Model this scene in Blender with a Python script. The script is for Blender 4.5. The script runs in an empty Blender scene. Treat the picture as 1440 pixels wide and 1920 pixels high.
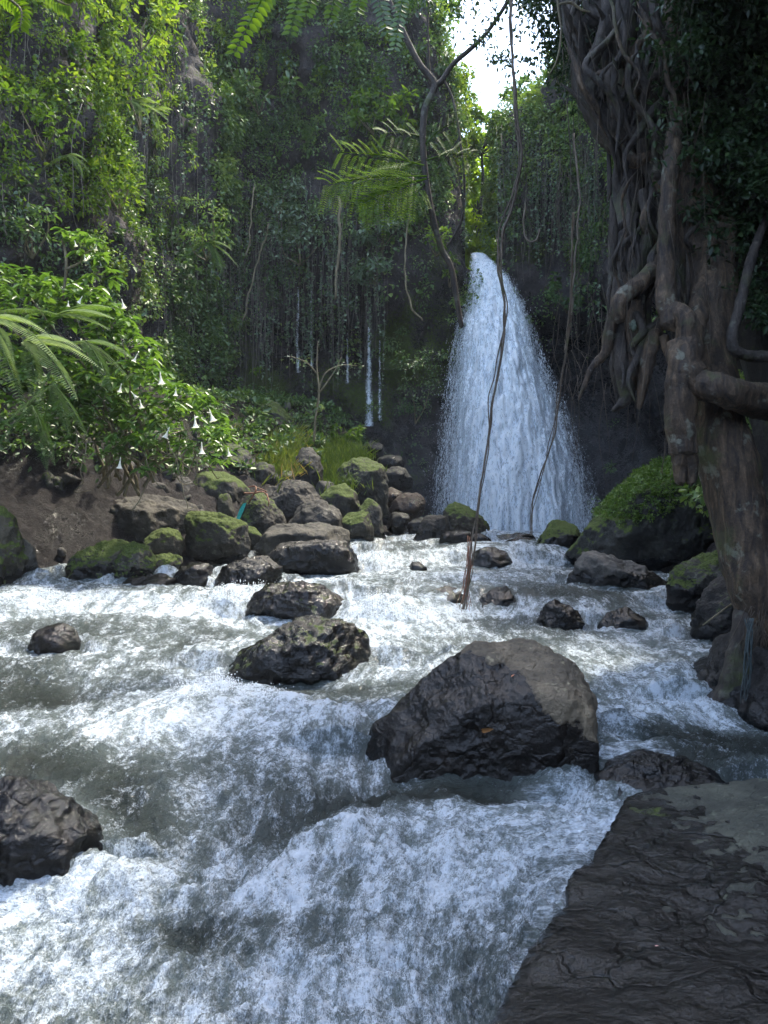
import bpy, bmesh, math, random
import numpy as np
from mathutils import Vector

SC = bpy.context.scene
# ------------------------------------------------------------------ camera, sky, sun, exposure
CZ = 1.5
cam_d = bpy.data.cameras.new('camera'); cam = bpy.data.objects.new('camera', cam_d)
SC.collection.objects.link(cam)
cam.location = (0, 0, CZ); cam.rotation_euler = (math.radians(90), 0, 0)
cam_d.sensor_fit = 'VERTICAL'; cam_d.sensor_height = 24.0; cam_d.lens = 18.0
cam_d.clip_start = 0.05; cam_d.clip_end = 400
SC.camera = cam
SUN_EL, SUN_AZ = math.radians(63), math.radians(42)     # azimuth from +Y towards +X
world = bpy.data.worlds.new("World"); SC.world = world; world.use_nodes = True
wn = world.node_tree.nodes; wl = world.node_tree.links
bg = wn.get('Background') or wn.new('ShaderNodeBackground')
sky = wn.new('ShaderNodeTexSky'); sky.sky_type = 'NISHITA'; sky.sun_disc = False
sky.sun_elevation = SUN_EL; sky.sun_rotation = SUN_AZ
sky.dust_density = 3.0; sky.air_density = 1.0; sky.ozone_density = 1.0
# broken white cloud over the blue
ctc = wn.new('ShaderNodeTexCoord'); cno = wn.new('ShaderNodeTexNoise'); cno.inputs['Scale'].default_value = 1.7; cno.inputs['Detail'].default_value = 6
wl.new(ctc.outputs['Generated'], cno.inputs['Vector'])
crp = wn.new('ShaderNodeValToRGB'); crp.color_ramp.elements[0].position = .45; crp.color_ramp.elements[1].position = .60
wl.new(cno.outputs['Fac'], crp.inputs[0])
cmx = wn.new('ShaderNodeMix'); cmx.data_type = 'RGBA'; wl.new(crp.outputs[0], cmx.inputs[0]); wl.new(sky.outputs[0], cmx.inputs[6]); cmx.inputs[7].default_value = (4.9, 6.4, 9.0, 1)
wl.new(cmx.outputs[2], bg.inputs[0]); bg.inputs[1].default_value = 0.15
sun_d = bpy.data.lights.new('sun', 'SUN'); sun = bpy.data.objects.new('sun', sun_d)
SC.collection.objects.link(sun)
sun_d.energy = 2.0; sun_d.angle = math.radians(4); sun_d.color = (1.0, 0.93, 0.76)
sdir = Vector((math.sin(SUN_AZ) * math.cos(SUN_EL), math.cos(SUN_AZ) * math.cos(SUN_EL), math.sin(SUN_EL)))
sun.rotation_euler = sdir.to_track_quat('Z', 'Y').to_euler()
SC.view_settings.view_transform = 'Standard'; SC.view_settings.look = 'None'
SC.view_settings.exposure = 2.12; SC.view_settings.gamma = 1.0; SC.view_settings.use_curve_mapping = False
SC.cycles.max_bounces = 6; SC.cycles.diffuse_bounces = 3; SC.cycles.glossy_bounces = 2
SC.cycles.transmission_bounces = 3; SC.cycles.transparent_max_bounces = 10; SC.cycles.volume_bounces = 0
SC.cycles.caustics_reflective = False; SC.cycles.caustics_refractive = False
SC.cycles.use_denoising = True
SC.cycles.sample_clamp_indirect = 4.0
HAZE = .0007

R = np.random.RandomState(7); random.seed(7)
# ------------------------------------------------------------------ maths helpers
def P(x, y, Y):
    return np.array([(x - 720) / 1440 * Y, Y, CZ + (960 - y) / 1440 * Y])
_perm = np.random.RandomState(3).permutation(256).astype(np.int64); _perm = np.concatenate([_perm, _perm])
_gr = np.random.RandomState(4).normal(size=(256, 3)); _gr /= np.linalg.norm(_gr, axis=1)[:, None]
def perlin(p):
    p = np.asarray(p, float); i = np.floor(p).astype(np.int64); f = p - i; i &= 255
    u = f * f * f * (f * (f * 6 - 15) + 10)
    out = 0
    for dx in (0, 1):
        wx = u[:, 0] if dx else 1 - u[:, 0]
        for dy in (0, 1):
            wy = u[:, 1] if dy else 1 - u[:, 1]
            h2 = _perm[(_perm[(i[:, 0] + dx) & 255] + i[:, 1] + dy) & 255]
            for dz in (0, 1):
                wz = u[:, 2] if dz else 1 - u[:, 2]
                g = _gr[_perm[(h2 + i[:, 2] + dz) & 255]]
                out = out + wx * wy * wz * (g[:, 0] * (f[:, 0] - dx) + g[:, 1] * (f[:, 1] - dy) + g[:, 2] * (f[:, 2] - dz))
    return out * 1.6
def fbm(p, o=4, g=0.5, lac=2.03):
    s = 0; a = 1.0; p = np.array(p, float)
    for _ in range(o):
        s = s + a * perlin(p); a *= g; p = p * lac + 17.3
    return s
def ridged(p, o=4, g=0.5):
    s = 0; a = 1.0; p = np.array(p, float)
    for _ in range(o):
        s = s + a * (1 - 2 * np.abs(perlin(p))); a *= g; p = p * 2.07 + 31.7
    return s
def sstep(a, b, x):
    t = np.clip((x - a) / (b - a), 0, 1); return t * t * (3 - 2 * t)
def norm(v):
    return v / np.maximum(np.linalg.norm(v, axis=-1, keepdims=True), 1e-9)
def topx(v):
    return v[:, 0] / np.maximum(v[:, 1], .1) * 1440 + 720, 960 - (v[:, 2] - CZ) / np.maximum(v[:, 1], .1) * 1440
# ------------------------------------------------------------------ object helpers
def mesh_np(name, V, F, mat=None, parent=None, attrs=None, smooth=True, loc=None):
    V = np.ascontiguousarray(V, np.float32); F = np.ascontiguousarray(F, np.int32)
    if loc is not None: V = V - np.asarray(loc, np.float32)
    me = bpy.data.meshes.new(name); k = F.shape[1]; m = len(F)
    me.vertices.add(len(V)); me.vertices.foreach_set('co', V.ravel())
    me.loops.add(m * k); me.loops.foreach_set('vertex_index', F.ravel())
    me.polygons.add(m); me.polygons.foreach_set('loop_start', np.arange(0, m * k, k, dtype=np.int32))
    me.polygons.foreach_set('loop_total', np.full(m, k, np.int32))
    me.polygons.foreach_set('use_smooth', np.full(m, smooth, bool))
    me.update(calc_edges=True)
    for an, av in (attrs or {}).items():
        a = me.attributes.new(an, 'FLOAT', 'POINT'); a.data.foreach_set('value', np.ascontiguousarray(av, np.float32))
    if mat: me.materials.append(mat)
    o = bpy.data.objects.new(name, me); SC.collection.objects.link(o)
    if loc is not None: o.location = [float(c) for c in loc]
    if parent is not None:
        if loc is None:
            pl = np.array(parent.location, np.float32)
            me.vertices.foreach_set('co', (V - pl).ravel()); me.update()
        else: o.location = [float(a - b) for a, b in zip(loc, parent.location)]
        o.parent = parent
    return o
def tag(o, label=None, cat=None, group=None, kind=None):
    if label: o['label'] = label
    if cat: o['category'] = cat
    if group: o['group'] = group
    if kind: o['kind'] = kind
    return o
def thing(name, loc, label, cat, group=None):
    o = bpy.data.objects.new(name, None); SC.collection.objects.link(o); o.empty_display_size = .1
    o.location = [float(c) for c in loc]
    return tag(o, label, cat, group)
def grid_faces(nr, nc, wrap=False):
    r = np.arange(nr - 1)[:, None]; c = np.arange(nc if wrap else nc - 1)[None, :]
    a = r * nc + c; b = r * nc + (c + 1) % nc
    return np.stack([a, b, b + nc, a + nc], -1).reshape(-1, 4)
class Bag:                                     # collects verts/faces(quads)/attr
    def __init__(s): s.V = []; s.F = []; s.A = []; s.n = 0
    def add(s, V, F, A):
        s.V.append(V); s.F.append(F + s.n); s.n += len(V); s.A.append(np.broadcast_to(A, (len(V),)) if np.ndim(A) == 0 else A)
    def build(s, name, mat, parent=None, smooth=True, loc=None, an='rnd'):
        return mesh_np(name, np.concatenate(s.V), np.concatenate(s.F), mat, parent, {an: np.concatenate(s.A)}, smooth, loc)
# ------------------------------------------------------------------ materials
def newmat(name):
    m = bpy.data.materials.new(name); m.use_nodes = True
    n = m.node_tree.nodes; l = m.node_tree.links
    return m, n, l, n['Principled BSDF'], n['Material Output']
def N(n, t, **kw):
    o = n.new(t)
    for k, v in kw.items(): setattr(o, k, v)
    return o
def noise(n, l, vec, scale, detail=4, rough=.55, dist=0):
    t = N(n, 'ShaderNodeTexNoise'); t.inputs['Scale'].default_value = scale; t.inputs['Detail'].default_value = detail
    t.inputs['Roughness'].default_value = rough; t.inputs['Distortion'].default_value = dist
    if vec is not None: l.new(vec, t.inputs['Vector'])
    return t.outputs['Fac']
def ramp(n, l, fac, stops):
    r = N(n, 'ShaderNodeValToRGB'); e = r.color_ramp.elements
    while len(e) < len(stops): e.new(0.5)
    for k, (p, c) in enumerate(stops):
        e[k].position = p; e[k].color = (c, c, c, 1) if np.ndim(c) == 0 else (*c, 1)
    l.new(fac, r.inputs[0]); return r.outputs[0]
def math_(n, l, op, a, b=None, clamp=False):
    m = N(n, 'ShaderNodeMath', operation=op, use_clamp=clamp)
    for i, v in enumerate((a, b)):
        if v is None: continue
        if isinstance(v, (int, float)): m.inputs[i].default_value = v
        else: l.new(v, m.inputs[i])
    return m.outputs[0]
def mixc(n, l, fac, a, b, bt='MIX'):
    m = N(n, 'ShaderNodeMix', data_type='RGBA', blend_type=bt)
    for s, v in ((m.inputs[0], fac), (m.inputs[6], a), (m.inputs[7], b)):
        if isinstance(v, (int, float)): s.default_value = v
        elif isinstance(v, tuple): s.default_value = (*v, 1)
        else: l.new(v, s)
    return m.outputs[2]
def attr(n, name):
    a = N(n, 'ShaderNodeAttribute'); a.attribute_name = name; return a.outputs['Fac']
def coords(n, l, kind='Object', scale=(1, 1, 1)):
    tc = N(n, 'ShaderNodeTexCoord'); mp = N(n, 'ShaderNodeMapping'); mp.inputs['Scale'].default_value = scale
    if kind == 'World':
        g = N(n, 'ShaderNodeNewGeometry'); l.new(g.outputs['Position'], mp.inputs[0])
    else: l.new(tc.outputs[kind], mp.inputs[0])
    return mp.outputs[0]
def bump(n, l, h, dist, strength=1.0, prev=None):
    b = N(n, 'ShaderNodeBump'); b.inputs['Strength'].default_value = strength; b.inputs['Distance'].default_value = dist
    l.new(h, b.inputs['Height'])
    if prev is not None: l.new(prev, b.inputs['Normal'])
    return b.outputs[0]

def mat_leaf(name, stops, trans=.35, rough=.42, tboost=(1.5, 1.6, .7), spec=.45):
    m, n, l, bs, out = newmat(name)
    col = ramp(n, l, attr(n, 'rnd'), stops)
    l.new(col, bs.inputs['Base Color']); bs.inputs['Roughness'].default_value = rough
    bs.inputs['Specular IOR Level'].default_value = spec
    tr = N(n, 'ShaderNodeBsdfTranslucent')
    l.new(mixc(n, l, 1.0, col, tboost, 'MULTIPLY'), tr.inputs['Color'])
    mx = N(n, 'ShaderNodeMixShader'); mx.inputs[0].default_value = trans
    l.new(bs.outputs[0], mx.inputs[1]); l.new(tr.outputs[0], mx.inputs[2]); l.new(mx.outputs[0], out.inputs[0])
    return m
def mat_rock(name, world=False, sc=1.0, bdist=.017):
    m, n, l, bs, out = newmat(name)
    v = coords(n, l, 'World' if world else 'Object')
    oi = N(n, 'ShaderNodeObjectInfo')
    n1 = noise(n, l, v, 3.1 * sc, 10, .66, .2); n2 = noise(n, l, v, 17 * sc, 8, .68); n3 = noise(n, l, v, 70 * sc, 4, .6)
    vor = N(n, 'ShaderNodeTexVoronoi', feature='DISTANCE_TO_EDGE'); vor.inputs['Scale'].default_value = 2.3 * sc
    wv = N(n, 'ShaderNodeVectorMath', operation='ADD'); l.new(v, wv.inputs[0])
    nn = N(n, 'ShaderNodeTexNoise'); nn.inputs['Scale'].default_value = 2.5 * sc; nn.inputs['Detail'].default_value = 5; l.new(v, nn.inputs['Vector'])
    l.new(nn.outputs['Color'], wv.inputs[1]); l.new(wv.outputs[0], vor.inputs['Vector'])
    crack = ramp(n, l, vor.outputs[0], [(0, 0.0), (.035, 1.0)])
    base = ramp(n, l, n1, [(.25, (.035, .033, .031)), (.48, (.07, .066, .06)), (.62, (.125, .115, .10)), (.8, (.21, .20, .17))])
    base = mixc(n, l, .75, base, ramp(n, l, n2, [(.3, .45), (.7, 1.25)]), 'MULTIPLY')
    spots = ramp(n, l, noise(n, l, v, 9 * sc, 3, .7), [(.62, 0.0), (.68, 1.0)])
    base = mixc(n, l, math_(n, l, 'MULTIPLY', spots, .45), base, (.27, .27, .22))
    base = mixc(n, l, 1.0, base, oi.outputs['Color'], 'MULTIPLY')
    wet = attr(n, 'wet'); wet = math_(n, l, 'ADD', wet, math_(n, l, 'MULTIPLY', math_(n, l, 'SUBTRACT', n1, .5), 1.2), True)
    wet = math_(n, l, 'ADD', wet, math_(n, l, 'MULTIPLY', math_(n, l, 'SUBTRACT', n2, .5), 1.1), True)
    wet = ramp(n, l, wet, [(.38, 0.0), (.56, 1.0)])
    base = mixc(n, l, wet, base, mixc(n, l, 1.0, base, (.08, .076, .085), 'MULTIPLY'))
    mo = math_(n, l, 'ADD', attr(n, 'moss'), math_(n, l, 'MULTIPLY', math_(n, l, 'SUBTRACT', n2, .5), 1.3))
    mo = ramp(n, l, mo, [(.45, 0.0), (.62, 1.0)])
    mcol = ramp(n, l, n3, [(.3, (.018, .03, .006)), (.55, (.055, .08, .012)), (.75, (.12, .15, .022))])
    base = mixc(n, l, mo, base, mcol)
    l.new(base, bs.inputs['Base Color'])
    rg = mixc(n, l, wet, (.8, .8, .8), ramp(n, l, n2, [(.3, .05), (.7, .15)]))
    rg = mixc(n, l, mo, rg, (.9, .9, .9)); l.new(rg, bs.inputs['Roughness']); bs.inputs['Specular IOR Level'].default_value = .42
    dry = math_(n, l, 'SUBTRACT', 1.0, math_(n, l, 'MULTIPLY', wet, .85))
    n4 = noise(n, l, v, 48 * sc, 6, .62); n5 = noise(n, l, v, 7.5 * sc, 7, .6)
    h = math_(n, l, 'ADD', math_(n, l, 'MULTIPLY', n2, .5), math_(n, l, 'MULTIPLY', math_(n, l, 'MULTIPLY', n3, dry), .6))
    h = math_(n, l, 'ADD', h, math_(n, l, 'MULTIPLY', crack, .3)); h = math_(n, l, 'ADD', h, math_(n, l, 'MULTIPLY', n4, .55))
    b = bump(n, l, n5, bdist * 2.6, .9); b = bump(n, l, h, bdist * .8, 1.0, b)
    l.new(b, bs.inputs['Normal'])
    return m
def mat_bark(name, stops, sc=1.0, lich=.5):
    m, n, l, bs, out = newmat(name)
    v = coords(n, l, 'Object', (1, 1, .22)); v2 = coords(n, l, 'Object')
    n1 = noise(n, l, v, 22 * sc, 7, .65, .6); n2 = noise(n, l, v2, 7 * sc, 5, .6); n3 = noise(n, l, v2, 60 * sc, 4, .6)
    base = ramp(n, l, n1, stops)
    base = mixc(n, l, .7, base, ramp(n, l, n3, [(.3, .55), (.7, 1.2)]), 'MULTIPLY')
    lm = ramp(n, l, n2, [(.60, 0.0), (.66, 1.0)])
    base = mixc(n, l, math_(n, l, 'MULTIPLY', lm, lich), base, (.24, .25, .19))
    gm = ramp(n, l, noise(n, l, v2, 3.3, 5, .7), [(.55, 0.0), (.68, .7)])
    base = mixc(n, l, gm, base, (.06, .075, .02))
    l.new(base, bs.inputs['Base Color']); bs.inputs['Roughness'].default_value = .72
    h = math_(n, l, 'ADD', n1, math_(n, l, 'MULTIPLY', n3, .4))
    l.new(bump(n, l, h, .022, 1.0), bs.inputs['Normal'])
    return m

M_rock = mat_rock('rock')
M_cliff = mat_rock('cliff_rock', True, 1.0, .045)
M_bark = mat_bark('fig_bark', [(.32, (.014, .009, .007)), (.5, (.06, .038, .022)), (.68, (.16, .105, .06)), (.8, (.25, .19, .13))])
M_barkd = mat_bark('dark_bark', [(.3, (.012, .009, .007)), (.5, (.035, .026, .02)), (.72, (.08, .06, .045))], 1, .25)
M_bark_shade = mat_bark('painted_shade_bark', [(.3, (.006, .005, .004)), (.5, (.014, .011, .009)), (.72, (.035, .027, .02))], 1, .1)  # near-black bark copy: the shade of deep gaps is put into its colour
M_stem = mat_bark('stem_bark', [(.3, (.09, .07, .04)), (.5, (.17, .14, .08)), (.72, (.28, .24, .15))], 1, .2)
M_string = mat_bark('string_bark', [(.3, (.07, .06, .045)), (.5, (.15, .13, .10)), (.72, (.25, .22, .18))], 1, .1)
M_vine = mat_bark('vine_bark', [(.3, (.06, .045, .03)), (.5, (.12, .09, .065)), (.72, (.20, .16, .12))], 1, .1)
M_red = mat_bark('red_root_bark', [(.3, (.13, .045, .025)), (.5, (.24, .10, .06)), (.72, (.33, .18, .12))], 1, .0)
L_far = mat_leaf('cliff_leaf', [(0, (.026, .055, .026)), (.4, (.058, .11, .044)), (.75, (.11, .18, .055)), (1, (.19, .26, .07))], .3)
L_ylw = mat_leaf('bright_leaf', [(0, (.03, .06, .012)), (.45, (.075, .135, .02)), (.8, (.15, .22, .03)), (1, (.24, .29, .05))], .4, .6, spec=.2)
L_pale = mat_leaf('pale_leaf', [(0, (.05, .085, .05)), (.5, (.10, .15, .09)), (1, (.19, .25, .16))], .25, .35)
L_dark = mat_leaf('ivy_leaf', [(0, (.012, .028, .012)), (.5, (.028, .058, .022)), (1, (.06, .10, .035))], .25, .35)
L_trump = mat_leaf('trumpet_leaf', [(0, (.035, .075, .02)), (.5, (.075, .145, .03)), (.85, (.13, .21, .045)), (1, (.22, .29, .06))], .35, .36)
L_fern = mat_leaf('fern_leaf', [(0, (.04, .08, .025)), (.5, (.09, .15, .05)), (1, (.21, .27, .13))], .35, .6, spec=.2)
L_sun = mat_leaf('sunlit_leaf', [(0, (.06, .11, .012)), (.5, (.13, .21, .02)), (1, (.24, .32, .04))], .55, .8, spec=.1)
L_grass = mat_leaf('grass_blade', [(0, (.05, .09, .02)), (.5, (.13, .18, .04)), (.85, (.26, .27, .08)), (1, (.33, .24, .12))], .35, .5)
L_moss = mat_leaf('cushion_leaf', [(0, (.03, .07, .012)), (.5, (.065, .13, .02)), (1, (.15, .23, .045))], .25)

def mat_flower():
    m, n, l, bs, out = newmat('trumpet_petal')
    bs.inputs['Base Color'].default_value = (.82, .80, .70, 1); bs.inputs['Roughness'].default_value = .55
    tr = N(n, 'ShaderNodeBsdfTranslucent'); tr.inputs[0].default_value = (.8, .8, .65, 1)
    mx = N(n, 'ShaderNodeMixShader'); mx.inputs[0].default_value = .35
    l.new(bs.outputs[0], mx.inputs[1]); l.new(tr.outputs[0], mx.inputs[2]); l.new(mx.outputs[0], out.inputs[0]); return m
M_flower = mat_flower()

def mat_water():
    m, n, l, bs, out = newmat('river_water')
    # streamline coordinates: psi is constant along a streamline, so the streaks bend round the rocks
    g = N(n, 'ShaderNodeNewGeometry'); sp = N(n, 'ShaderNodeSeparateXYZ'); l.new(g.outputs['Position'], sp.inputs[0])
    cb = N(n, 'ShaderNodeCombineXYZ'); l.new(attr(n, 'psi'), cb.inputs[0]); l.new(math_(n, l, 'MULTIPLY', sp.outputs[1], .36), cb.inputs[1]); l.new(sp.outputs[2], cb.inputs[2]); v = cb.outputs[0]
    cb2 = N(n, 'ShaderNodeCombineXYZ'); l.new(attr(n, 'psi'), cb2.inputs[0]); l.new(math_(n, l, 'MULTIPLY', sp.outputs[1], .8), cb2.inputs[1]); l.new(sp.outputs[2], cb2.inputs[2]); v2 = cb2.outputs[0]
    nA = noise(n, l, v, 9, 6, .62, .25); nB = noise(n, l, v2, 42, 5, .68, .25); nC = noise(n, l, v2, 150, 3, .65, 0)
    nD = noise(n, l, g.outputs['Position'], 13, 7, .68, .4)
    f = attr(n, 'foam')
    t = math_(n, l, 'ADD', f, math_(n, l, 'MULTIPLY', math_(n, l, 'SUBTRACT', nA, .5), 2.1))
    t = math_(n, l, 'ADD', t, math_(n, l, 'MULTIPLY', math_(n, l, 'SUBTRACT', nD, .5), 1.5))
    t = math_(n, l, 'ADD', t, math_(n, l, 'MULTIPLY', math_(n, l, 'SUBTRACT', nB, .5), 1.6))
    t = math_(n, l, 'ADD', t, math_(n, l, 'MULTIPLY', math_(n, l, 'SUBTRACT', nC, .5), 1.3))
    fm = ramp(n, l, t, [(.28, 0.0), (.56, .27), (1.05, 1.0)])
    wat = mixc(n, l, f, (.018, .024, .020), (.17, .205, .20))
    col = mixc(n, l, fm, wat, (.62, .69, .76)); l.new(col, bs.inputs['Base Color'])
    l.new(mixc(n, l, fm, (.06, .06, .06), (.42, .42, .42)), bs.inputs['Roughness'])
    bs.inputs['IOR'].default_value = 1.33; bs.inputs['Specular IOR Level'].default_value = .6
    h = math_(n, l, 'ADD', math_(n, l, 'ADD', math_(n, l, 'MULTIPLY', nA, .5), nD), math_(n, l, 'MULTIPLY', nB, .4))
    b = bump(n, l, h, .05, 1.0); b = bump(n, l, nC, .007, 1.0, b); l.new(b, bs.inputs['Normal'])
    return m
M_water = mat_water()
def mat_fall(name='falling_water', dens=1.0, sx=1.0):
    m, n, l, bs, out = newmat(name)
    v = coords(n, l, 'World', (1, 1, .07)); v2 = coords(n, l, 'World', (1, 1, .25))
    nA = noise(n, l, v, 9 * sx, 6, .6, .15); nB = noise(n, l, v2, 34 * sx, 4, .65, .1); nC = noise(n, l, v2, 90 * sx, 2, .6)
    e = attr(n, 'edge')     # 1 in the core, 0 at the rim
    t = math_(n, l, 'ADD', math_(n, l, 'MULTIPLY', e, 1.6 * dens), math_(n, l, 'MULTIPLY', math_(n, l, 'SUBTRACT', nA, .5), 1.3))
    t = math_(n, l, 'ADD', t, math_(n, l, 'MULTIPLY', math_(n, l, 'SUBTRACT', nB, .5), 2.2))
    t = math_(n, l, 'ADD', t, math_(n, l, 'MULTIPLY', math_(n, l, 'SUBTRACT', nC, .5), 1.2))
    a = ramp(n, l, t, [(.14, 0.0), (.60, 1.0)])
    col = ramp(n, l, nA, [(.30, (.72, .82, .93)), (.50, (.86, .92, .97)), (.66, (.93, .96, .98))]); l.new(col, bs.inputs['Base Color'])
    bs.inputs['Roughness'].default_value = .55
    h = math_(n, l, 'ADD', nA, math_(n, l, 'MULTIPLY', nB, .5)); l.new(bump(n, l, h, .05, 1.0), bs.inputs['Normal'])
    tl = N(n, 'ShaderNodeBsdfTranslucent'); l.new(col, tl.inputs[0])
    m0 = N(n, 'ShaderNodeMixShader'); m0.inputs[0].default_value = .08; l.new(bs.outputs[0], m0.inputs[1]); l.new(tl.outputs[0], m0.inputs[2])
    tr = N(n, 'ShaderNodeBsdfTransparent'); mx = N(n, 'ShaderNodeMixShader'); l.new(a, mx.inputs[0])
    l.new(tr.outputs[0], mx.inputs[1]); l.new(m0.outputs[0], mx.inputs[2]); l.new(mx.outputs[0], out.inputs[0])
    return m
M_fall = mat_fall(); M_trickle = mat_fall('trickling_water', .62, 2.2)
def mat_plain(name, col, rough=.6, nz=.3, sc=40):
    m, n, l, bs, out = newmat(name)
    v = coords(n, l); nn = noise(n, l, v, sc, 4)
    l.new(mixc(n, l, nz, col, ramp(n, l, nn, [(.3, .0), (.7, 1.0)]), 'OVERLAY'), bs.inputs['Base Color'])
    bs.inputs['Roughness'].default_value = rough; return m
M_drop = mat_plain('water_drops', (.86, .90, .95), .3, .05)

# ------------------------------------------------------------------ river level and ground
PY = np.array([.6, 1.6, 2.1, 2.6, 3.0, 3.6, 4.3, 5, 6, 6.8, 7.35, 7.8, 9, 10.4, 11.0, 13, 30.])
PZ = np.array([-.14, -.06, .0, .03, .12, .2, .24, .30, .38, .42, .45, .66, .70, .76, .97, 1.02, 1.07])
def water_z(x, y):
    w = .35 * np.sin(x * 1.3 + .5) + .22 * np.sin(x * 3.1 + 1.7)
    return np.interp(y + w * sstep(4, 6.5, y), PY, PZ)
def depth_at(py):
    ys = np.linspace(1.2, 20, 400); pr = 960 + (CZ - np.interp(ys, PY, PZ)) / ys * 1440
    return float(np.interp(-py, -pr, ys))
SHX = np.array([-9, -5.6, -4.2, -3.2, -2.2, -1.4, -.6, 0.1, .6, 1.1, 1.8])
SHY = np.array([8.2, 8.8, 9.3, 9.7, 10.2, 11.0, 12.3, 14.0, 16.5, 18.6, 22])
SLX = np.array([-6, -4.2, -3.2, -2.4, -1.5, -.6, .3]); SLS = np.array([1.1, .95, .55, .46, .42, .36, .30])
RBY = np.array([-8, 3.2, 4.0, 4.6, 5.6, 7, 9, 11, 14, 19, 24]); RBX = np.array([4.3, 4.0, 2.3, 2.05, 2.45, 3.0, 3.5, 3.6, 5.0, 6.2, 7])
def ground_z(x, y):
    bed = np.interp(y, PY, PZ) - .38
    d = y - np.interp(x, SHX, SHY); left = bed + .15 + np.clip(d, -.6, 8) * np.interp(x, SLX, SLS); left = np.minimum(left, 3.3 + .08 * (y - 11))
    e = x - np.interp(y, RBY, RBX); right = bed + .2 + np.clip(e, -.5, 8) * .8
    return np.maximum(np.maximum(np.maximum(bed, np.where(d > -.6, left, -9)), np.where(e > -.5, right, -9)), np.where(y > 25, 7.6 + (y - 25) * .5, -9))
gx = np.linspace(-40, 40, 60); 
def axis(a, b, c, d, n1, n2): return np.unique(np.concatenate([np.linspace(a, b, n1), np.linspace(b, c, n2), np.linspace(c, d, n1)]))
gx = axis(-60, -9, 9, 60, 12, 400); gy = axis(-60, -2, 22.5, 90, 12, 560)
X, Y = np.meshgrid(gx, gy); x = X.ravel(); y = Y.ravel()
z = ground_z(x, y); pn = np.stack([x, y, z], 1)
z = z + (.12 * fbm(pn * 1.6, 4) + .06 * ridged(pn * 3.7, 4) + .03 * fbm(pn * 11, 3)) * sstep(.0, .3, z - np.interp(y, PY, PZ) + .45)
V = np.stack([x, y, z], 1)
M_soil = mat_rock('soil', True, 3.6, .03)
o = mesh_np('ground', V, grid_faces(len(gy), len(gx)), M_soil, None,
            {'wet': .30 + .25 * fbm(pn * 1.3 + 5, 3), 'moss': .2 * np.ones(len(x)) + .25 * sstep(1.8, 2.6, z) + 1.0 * sstep(24, 26, y)}); tag(o, kind='structure')
o.color = (.22, .155, .17, 1)

# ------------------------------------------------------------------ cliff
CP = np.array([  # x, y, top height
 (-4, -10, 5), (-8, -7, 6), (-8.4, 0, 7), (-7.2, 6, 9), (-5.9, 10.3, 10.5), (-5.3, 12.2, 11.5), (-4.9, 14, 13.5), (-4.35, 15.3, 14), (-4.3, 17.3, 15), (-4.0, 18.9, 15.5),
 (-2.8, 19.5, 15.5), (-1.0, 19.5, 15.5), (0.6, 19.7, 15.3), (1.5, 20.0, 14.4), (1.95, 20.4, 13.0), (2.12, 20.7, 12.3), (2.16, 20.75, 8.2), (2.5, 20.9, 8.05), (2.98, 20.85, 8.2), (3.05, 20.8, 11.2), (3.4, 20.6, 12.3),
 (4.2, 20.4, 13.0), (5.2, 19.9, 15), (6.4, 17.5, 17.5), (5.9, 13, 16), (4.9, 9.8, 10), (4.5, 7, 9), (4.8, 3, 8), (5.6, -3, 7), (4, -10, 6), (-4, -10, 5)], float)  # hidden right wall tops made taller than needed, to shade the waterfall
seg = np.linalg.norm(np.diff(CP[:, :2], axis=0), axis=1); cum = np.concatenate([[0], np.cumsum(seg)])
us = [0.0]
while us[-1] < cum[-1]:
    cx, cy = np.interp(us[-1], cum, CP[:, 0]), np.interp(us[-1], cum, CP[:, 1])
    us.append(us[-1] + (.10 if cy > 8 else .5) * (.3 if abs(cx - 2.5) < .5 and cy > 19 else 1))
us = np.array(us); ux = np.interp(us, cum, CP[:, 0]); uy = np.interp(us, cum, CP[:, 1]); uH = np.interp(us, cum, CP[:, 2])
k = 5
uxs = np.convolve(np.pad(ux, k, 'edge'), np.ones(2 * k + 1) / (2 * k + 1), 'valid'); uys = np.convolve(np.pad(uy, k, 'edge'), np.ones(2 * k + 1) / (2 * k + 1), 'valid')
dx = np.gradient(uxs); dy = np.gradient(uys); ln = np.hypot(dx, dy) + 1e-9; nx, ny = dy / ln, -dx / ln   # towards the gorge
NV, NB = 150, 30
vv = np.linspace(0, 1, NV); bb = np.linspace(0, 1, NB + 1)[1:]
rows = []
for t in vv:
    zz = -.6 + (uH + .6) * t
    p = np.stack([uxs, uys, zz], 1)
    rec = .9 * sstep(7.2, 5.6, zz) * sstep(-4.4, -2.8, uxs) * sstep(2.4, 1.0, uxs) * (uys > 17)         # undercut behind the left rocks
    rec = rec + .7 * sstep(7.0, 5.5, zz) * sstep(2.9, 3.6, uxs) * (uys > 12)
    big = .8 * fbm(p * (.33, .33, .2), 3) + .25 * fbm(p * (1.1, 1.1, .6) + 9, 3)
    strata = .12 * np.abs(np.sin(zz * 3.1 + 1.5 * perlin(p * .5))) + .10 * ridged(p * (1.3, 1.3, .8) + 5, 5) + .09 * fbm(p * 3.3 + 7, 4, .6)
    dampn = 1 - .85 * np.exp(-((uxs - 2.5) / .7) ** 2) * (uys > 19)
    dsp = (big * dampn + strata * (.4 + .6 * dampn) - rec)
    lean = .02 * zz
    rows.append(np.stack([uxs + nx * (dsp - lean), uys + ny * (dsp - lean), zz], 1))
topr = rows[-1]
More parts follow.
